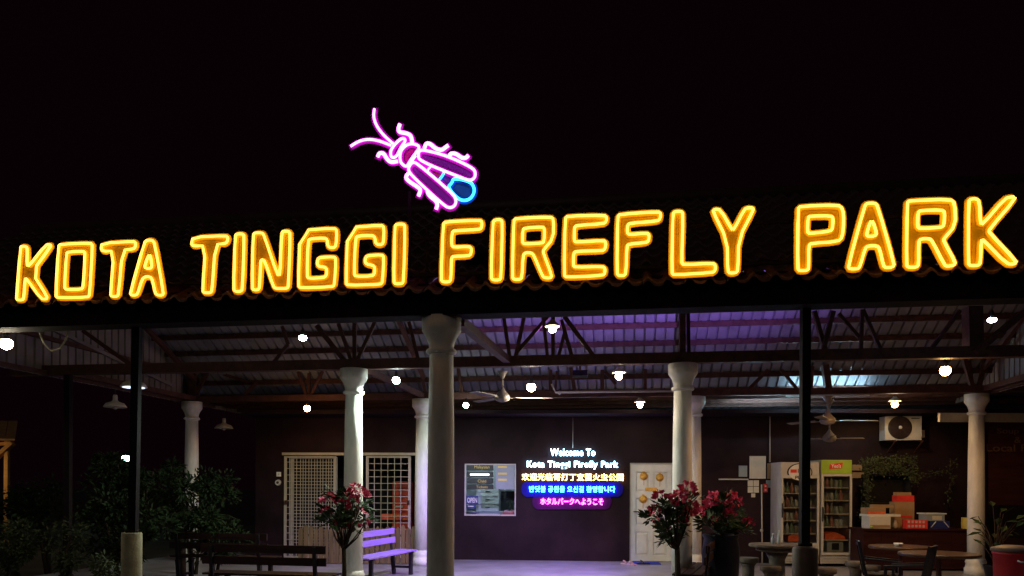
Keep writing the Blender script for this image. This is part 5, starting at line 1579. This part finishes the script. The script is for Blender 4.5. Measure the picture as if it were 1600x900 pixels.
tag(mb.build("vase", M_paper, loc=(u_, dC + 0.2, top_)), "small pale vase on the counter between the pale box and red pack", "vase")
u_, z_ = FD.px(1362, 822, 0.03)
mb = MB(); mb.sphere((u_, dC + 0.03, top_ + 0.032), 0.03, 12, 8)
tag(mb.build("lime", M_greenhd, loc=(u_, dC + 0.03, top_)), "small green lime at the counter's front corner by the fridge", "fruit")


# ivy draped round the dark wall opening, and a thinner hanging plant
def ivy(label, strands, n, d, L_):
    x0_, y0_ = strands[0][0]
    t = thing("hanging_ivy", label, "ivy", PX(x0_, y0_, d), 0, "artificial ivy on the stall wall")
    for st_ in strands:
        pts = [PX(x, y, d) for x, y in st_]
        mb = MB(); mb.tube(pts, 0.008, 5); mb.build("stem", M_bark, t)
        mb = MB(); tot = max(1, int(n * sum((b_ - a_).length for a_, b_ in zip(pts, pts[1:]))))
        for _ in range(tot):
            i = random.randrange(len(pts) - 1); p = pts[i].lerp(pts[i + 1], random.random()) + Vector((random.gauss(0, 0.055), random.uniform(-0.08, 0.03), random.gauss(0, 0.05)))
            d_ = Vector((random.gauss(0, 1), -abs(random.gauss(0.3, 0.6)), random.gauss(-0.4, 0.8))).normalized()
            mb.leaf(p, d_ * L_ * random.uniform(0.6, 1.3), L_ * 0.35, Vector((random.gauss(0, 0.5), -1, random.gauss(0.3, 0.5))))
        mb.build("leaf_spray", M_leaf3, t, fix=False)["kind"] = "stuff"


ivy("ivy garland arched over the dark opening above the counter's boxes", [[(1346, 722), (1370, 718), (1400, 717), (1428, 719)], [(1350, 730), (1375, 736), (1400, 733), (1425, 741)], [(1350, 722), (1354, 745), (1353, 770), (1351, 800), (1352, 818)], [(1424, 722), (1428, 740), (1429, 756)], [(1365, 727), (1385, 728), (1410, 727)]], 330, 15.9, 0.045)
ivy("thin strand of pale ivy hanging on the dark wall beside the outer column", [[(1486, 718), (1484, 735), (1487, 752), (1480, 770), (1483, 790)], [(1432, 738), (1445, 741), (1460, 739), (1472, 740)]], 90, 15.9, 0.045)

# the dark shelf recess behind the counter
rc = thing("stall_cupboard", "dark open cupboard on the wall behind the counter's boxes", "cupboard", PX(1392, 800, 16.2))
FR2 = DF(16.05)
ua, zt2 = FR2.px(1356, 741, 0); ub, zb2 = FR2.px(1424, 826, 0)
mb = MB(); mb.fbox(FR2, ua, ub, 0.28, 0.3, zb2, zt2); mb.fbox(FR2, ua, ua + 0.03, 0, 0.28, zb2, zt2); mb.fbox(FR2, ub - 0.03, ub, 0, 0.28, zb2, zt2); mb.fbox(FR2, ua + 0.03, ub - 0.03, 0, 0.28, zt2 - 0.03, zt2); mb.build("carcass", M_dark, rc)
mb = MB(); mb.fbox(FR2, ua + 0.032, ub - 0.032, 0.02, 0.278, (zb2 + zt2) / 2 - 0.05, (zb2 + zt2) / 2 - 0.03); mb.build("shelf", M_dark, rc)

# food stall sign
fs = thing("food_stall", "dark food stall front with a cream fascia and faded lettering beyond the outer column", "stall", PX(1590, 890, 14.9))
FS = DF(14.9)
mb = MB(); mb.pbox(FS, 1469, 645, 1690, 660, 0.0, 0.08); mb.build("fascia", M_cream, fs)
mb = MB(); mb.pbox(FS, 1534, 660.5, 1690, 790, 0.04, 0.07); bdq = mb.build("board", M_counter, fs)
for s_, x0_, y0_, x1_, y1_ in (("Soup", 1558, 669, 1592, 680), ("&", 1585, 682, 1596, 692), ("Local Food", 1541, 694, 1640, 706)):
    text_at("lettering", s_, FS, x0_, y0_, x1_, y1_, 0.034, M_letterdim, bdq, 0.006, 0.01)
for x in (1538, 1686):
    u_, z_ = FS.px(x, 800, 0.055); mb = MB(); mb.fbox(FS, u_ - 0.04, u_ + 0.04, 0.075, 0.15, -0.1, FS.px(x, 662, 0)[1]); mb.build("post", M_counter, fs)


# ================================================================== tables, stools, chairs, bin
def round_table(label, x, y, d, r, mat, stone):
    c = PX(x, y, d)
    t = thing("round_table", label, "table", (c.x, c.y, 0), 0, "round tables of the stall")
    z = c.z
    mb = MB(); mb.lathe([(r * 0.97, z - 0.045), (r, z - 0.035), (r, z - 0.008), (r * 0.985, z)], (c.x, c.y, 0), 40); mb.build("table_top", mat, t)
    if stone:
        mb = MB(); mb.lathe([(r * 0.62, z - 0.12), (r * 0.75, z - 0.10), (r * 0.75, z - 0.05), (r * 0.70, z - 0.046)], (c.x, c.y, 0), 32); mb.build("under_ring", mat, t)
        mb = MB(); mb.lathe([(0.24, 0), (0.22, 0.05), (0.13, 0.15), (0.12, z - 0.25), (0.18, z - 0.122)], (c.x, c.y, 0), 20); mb.build("pedestal", mat, t)
    else:
        mb = MB(); mb.lathe([(0.22, 0), (0.22, 0.02), (0.04, 0.05), (0.035, z - 0.08), (0.14, z - 0.047)], (c.x, c.y, 0), 20); mb.build("pedestal", M_steel, t)
    return t, c


t1, c1_ = round_table("round stone table carrying bottles before the oval badged fridge", 1214, 850, 12.2, 0.43, M_concrete, True)
t2, c2_ = round_table("round brown table with an ashtray in front of the stall counter", 1407, 853, 12.4, 0.475, M_tabletop, False)
t3_, c3_ = round_table("round brown table close by the outer white column with nothing on it", 1467, 864, 11.0, 0.53, M_tabletop, False)
for i, (dx, dy, h_, lb) in enumerate(((-0.06, 0.02, 0.15, "shorter clear bottle standing on the stone table"), (0.02, -0.03, 0.2, "taller clear bottle standing on the stone table"))):
    me = bottle_mesh(0.03, h_, "clear_bottle"); o = put("clear_bottle", me, DRK[4], loc=None); o.location = (c1_.x + dx, c1_.y + dy, c1_.z + 0.001)
    tag(o, lb, "bottle")
    mb = MB(); mb.cyl((0, 0, h_ + 0.0005), (0, 0, h_ + 0.018), 0.013, n=10); WM[o.name] = Matrix.Translation(o.location); mb.build("cap", M_offw, o, local=True)
mb = MB(); mb.lathe([(0.05, 0), (0.075, 0.045), (0.07, 0.05), (0.05, 0.02)], (0, 0, 0), 20); me = mb.mesh("ashtray")
o = put("ashtray", me, M_white, loc=None); o.location = (c2_.x - 0.06, c2_.y - 0.05, c2_.z + 0.001); tag(o, "small white ashtray on the round brown table before the counter", "ashtray"); WM[o.name] = Matrix.Translation(o.location)
mb = MB(); mb.fbox(DF(0), -0.03, 0.03, -0.075, -0.071, 0.012, 0.035); mb.build("print_band", M_blue, o, local=True)


def stool(label, x, y, d, r, mat):
    c = PX(x, y, d)
    t = thing("stone_stool", label, "stool", (c.x, c.y, 0), 0, "stone stools round the stall tables")
    mb = MB(); mb.lathe([(r * 0.8, c.z - 0.09), (r, c.z - 0.075), (r, c.z - 0.012), (r * 0.96, c.z)], (c.x, c.y, 0), 24); mb.build("seat", mat, t)
    mb = MB(); mb.lathe([(r * 0.85, 0), (r * 0.8, 0.04), (r * 0.55, 0.12), (r * 0.6, c.z - 0.14), (r * 0.78, c.z - 0.091)], (c.x, c.y, 0), 20); mb.build("pedestal", mat, t)


stool("rough stone stool beside the tall black jar", 1169, 871, 12.6, 0.17, M_concrete)
stool("rough stone stool half hidden under the stone table", 1204, 884, 11.9, 0.16, M_concrete)
stool("stone stool standing in front of the green headed fridge", 1291, 888, 12.4, 0.16, M_concrete)
stool("stone stool between the slim fridge and the dark chairs", 1337, 877, 12.6, 0.16, M_concrete)
stool("stone stool beside the dark chair at the ashtray table", 1360, 883, 12.4, 0.16, M_concrete)


def chair(label, x, y, d, rz, mat=M_benchleg):
    c = PX(x, y, d)
    t = thing("garden_chair", label, "chair", (c.x, c.y, 0), rz, "dark garden chairs at the tables")
    I = Matrix()
    mb = MB(); mb.box(I, -0.21, 0.21, -0.2, 0.22, 0.42, 0.45); mb.build("seat", mat, t, local=True)
    for xx in (-0.19, 0.19):
        mb = MB(); mb.bar((xx, -0.18, 0), (xx, -0.17, 0.418), 0.035, 0.035, Vector((0, 1, 0))); mb.build("leg", mat, t, local=True)
        mb = MB(); mb.bar((xx, 0.24, 0), (xx, 0.21, 0.40), 0.035, 0.035, Vector((0, 1, 0))); mb.bar((xx, 0.24, 0.40), (xx, 0.34, 0.90), 0.035, 0.035, Vector((0, 1, 0))); mb.build("leg", mat, t, local=True)
        mb = MB(); mb.bar((xx, -0.19, 0.62), (xx, 0.27, 0.66), 0.045, 0.025); mb.bar((xx, -0.17, 0.452), (xx, -0.17, 0.607), 0.03, 0.03, Vector((0, 1, 0))); mb.build("armrest", mat, t, local=True)
    for k_ in range(5):
        xx = -0.14 + k_ * 0.07
        mb = MB(); mb.bar((xx, 0.255, 0.455), (xx, 0.325, 0.84), 0.04, 0.014, Vector((0, 1, 0))); mb.build("back_slat", mat, t, local=True)
    mb = MB(); mb.bar((-0.17, 0.335, 0.865), (0.17, 0.335, 0.865), 0.03, 0.06); mb.build("top_rail", mat, t, local=True)
    return t


chair("dark garden chair turned sideways by the ashtray table", 1382, 890, 10.6, math.radians(70))
chair("dark garden chair with its back turned at the bare brown table", 1412, 890, 9.9, math.radians(-130))

c = PX(1582, 890, 9.2)
bn = thing("waste_bin", "red plastic waste bin with a brown lid beyond the outer column", "waste bin", (c.x, c.y, 0))
zt = PX(1582, 862, 9.2).z
mb = MB(); mb.lathe([(0.17, 0.0), (0.185, 0.05), (0.205, zt - 0.03), (0.215, zt - 0.03), (0.215, zt)], (c.x, c.y, 0), 28); mb.build("body", M_redbin, bn)
mb = MB(); mb.lathe([(0.225, zt + 0.002), (0.235, zt + 0.015), (0.225, zt + 0.045), (0.12, zt + 0.075), (0.02, zt + 0.08)], (c.x, c.y, 0), 28); mb.build("lid", M_brown, bn)
mb = MB(); mb.tube([Vector((c.x - 0.08, c.y - 0.208, zt - 0.09)), Vector((c.x - 0.05, c.y - 0.235, zt - 0.105)), Vector((c.x + 0.05, c.y - 0.235, zt - 0.105)), Vector((c.x + 0.08, c.y - 0.208, zt - 0.09))], 0.010, 6); mb.build("handle", M_offw, bn)

# broad leaved potted plant by the outer column
b = PX(1556, 890, 13.2)
pl_ = thing("potted_plant", "dark broad leaved potted plant behind the red bin", "plant", (b.x, b.y, 0))
mb = MB(); mb.lathe([(0.13, 0), (0.19, 0.3), (0.2, 0.32), (0.18, 0.32), (0.17, 0.27)], (b.x, b.y, 0), 20); mb.build("pot", M_jar, pl_)
for i in range(22):
    a_ = random.uniform(0, 6.283); h_ = random.uniform(0.55, 1.35); rr = random.uniform(0.12, 0.35)
    tip = Vector((b.x + math.cos(a_) * rr, b.y + math.sin(a_) * rr, h_))
    mb = MB(); mb.tube([Vector((b.x, b.y, 0.28)), Vector((b.x + math.cos(a_) * rr * 0.4, b.y + math.sin(a_) * rr * 0.4, h_ * 0.75)), tip], [0.010, 0.008, 0.006], 5); mb.build("stalk", M_bark, pl_)
    mb = MB(); dd_ = Vector((math.cos(a_), math.sin(a_), random.uniform(-0.6, 0.7))).normalized(); mb.leaf(tip, dd_ * random.uniform(0.18, 0.3), 0.055, Vector((0, -0.3, 1))); mb.build("leaf", M_leaf3 if i % 5 == 0 else M_leaf, pl_, fix=False)

# doormat and slippers
FDm = WF
mb = MB(); u0_ = WF.px(988, 875, 0)[0]; mb.fbox(WF, u0_, u0_ + 0.55, -0.62, -0.12, 0.001, 0.016); o = mb.build("door_mat", M_bluemat, loc=WF.pt(u0_, -0.3, 0)); tag(o, "blue mat on the floor at the foot of the white door", "mat")


def slipper(label, x, d, rz, mat):
    c = PX(x, 880, d)
    t = thing("slipper", label, "slipper", (c.x, c.y, 0.0), rz, "slippers left by the white door")
    mb = MB(); q = [(-0.04, -0.13), (0.035, -0.13), (0.05, 0.02), (0.045, 0.11), (0.0, 0.14), (-0.045, 0.11), (-0.04, 0.0)]
    mb.prism([Vector((a_, b_, 0.001)) for a_, b_ in q], [Vector((a_, b_, 0.026)) for a_, b_ in q]); mb.build("sole", mat, t, local=True)
    mb = MB(); mb.tube([(-0.042, 0.0, 0.03), (-0.03, 0.05, 0.065), (0.0, 0.07, 0.075), (0.03, 0.05, 0.065), (0.046, 0.0, 0.03)], 0.013, 6); mb.build("strap", mat, t, local=True)
    t.location.z = 0.001
    return t


slipper("pinkish slipper lying askew on the floor beside the blue mat", 979, 16.3, 1.2, M_slip)
slipper("pinkish slipper nearer the mat with its toe to the wall", 987, 16.15, 0.5, M_slip)
o = slipper("dark slipper lying on the blue mat", 1006, 16.2, 1.4, M_black); o.location.z = 0.018
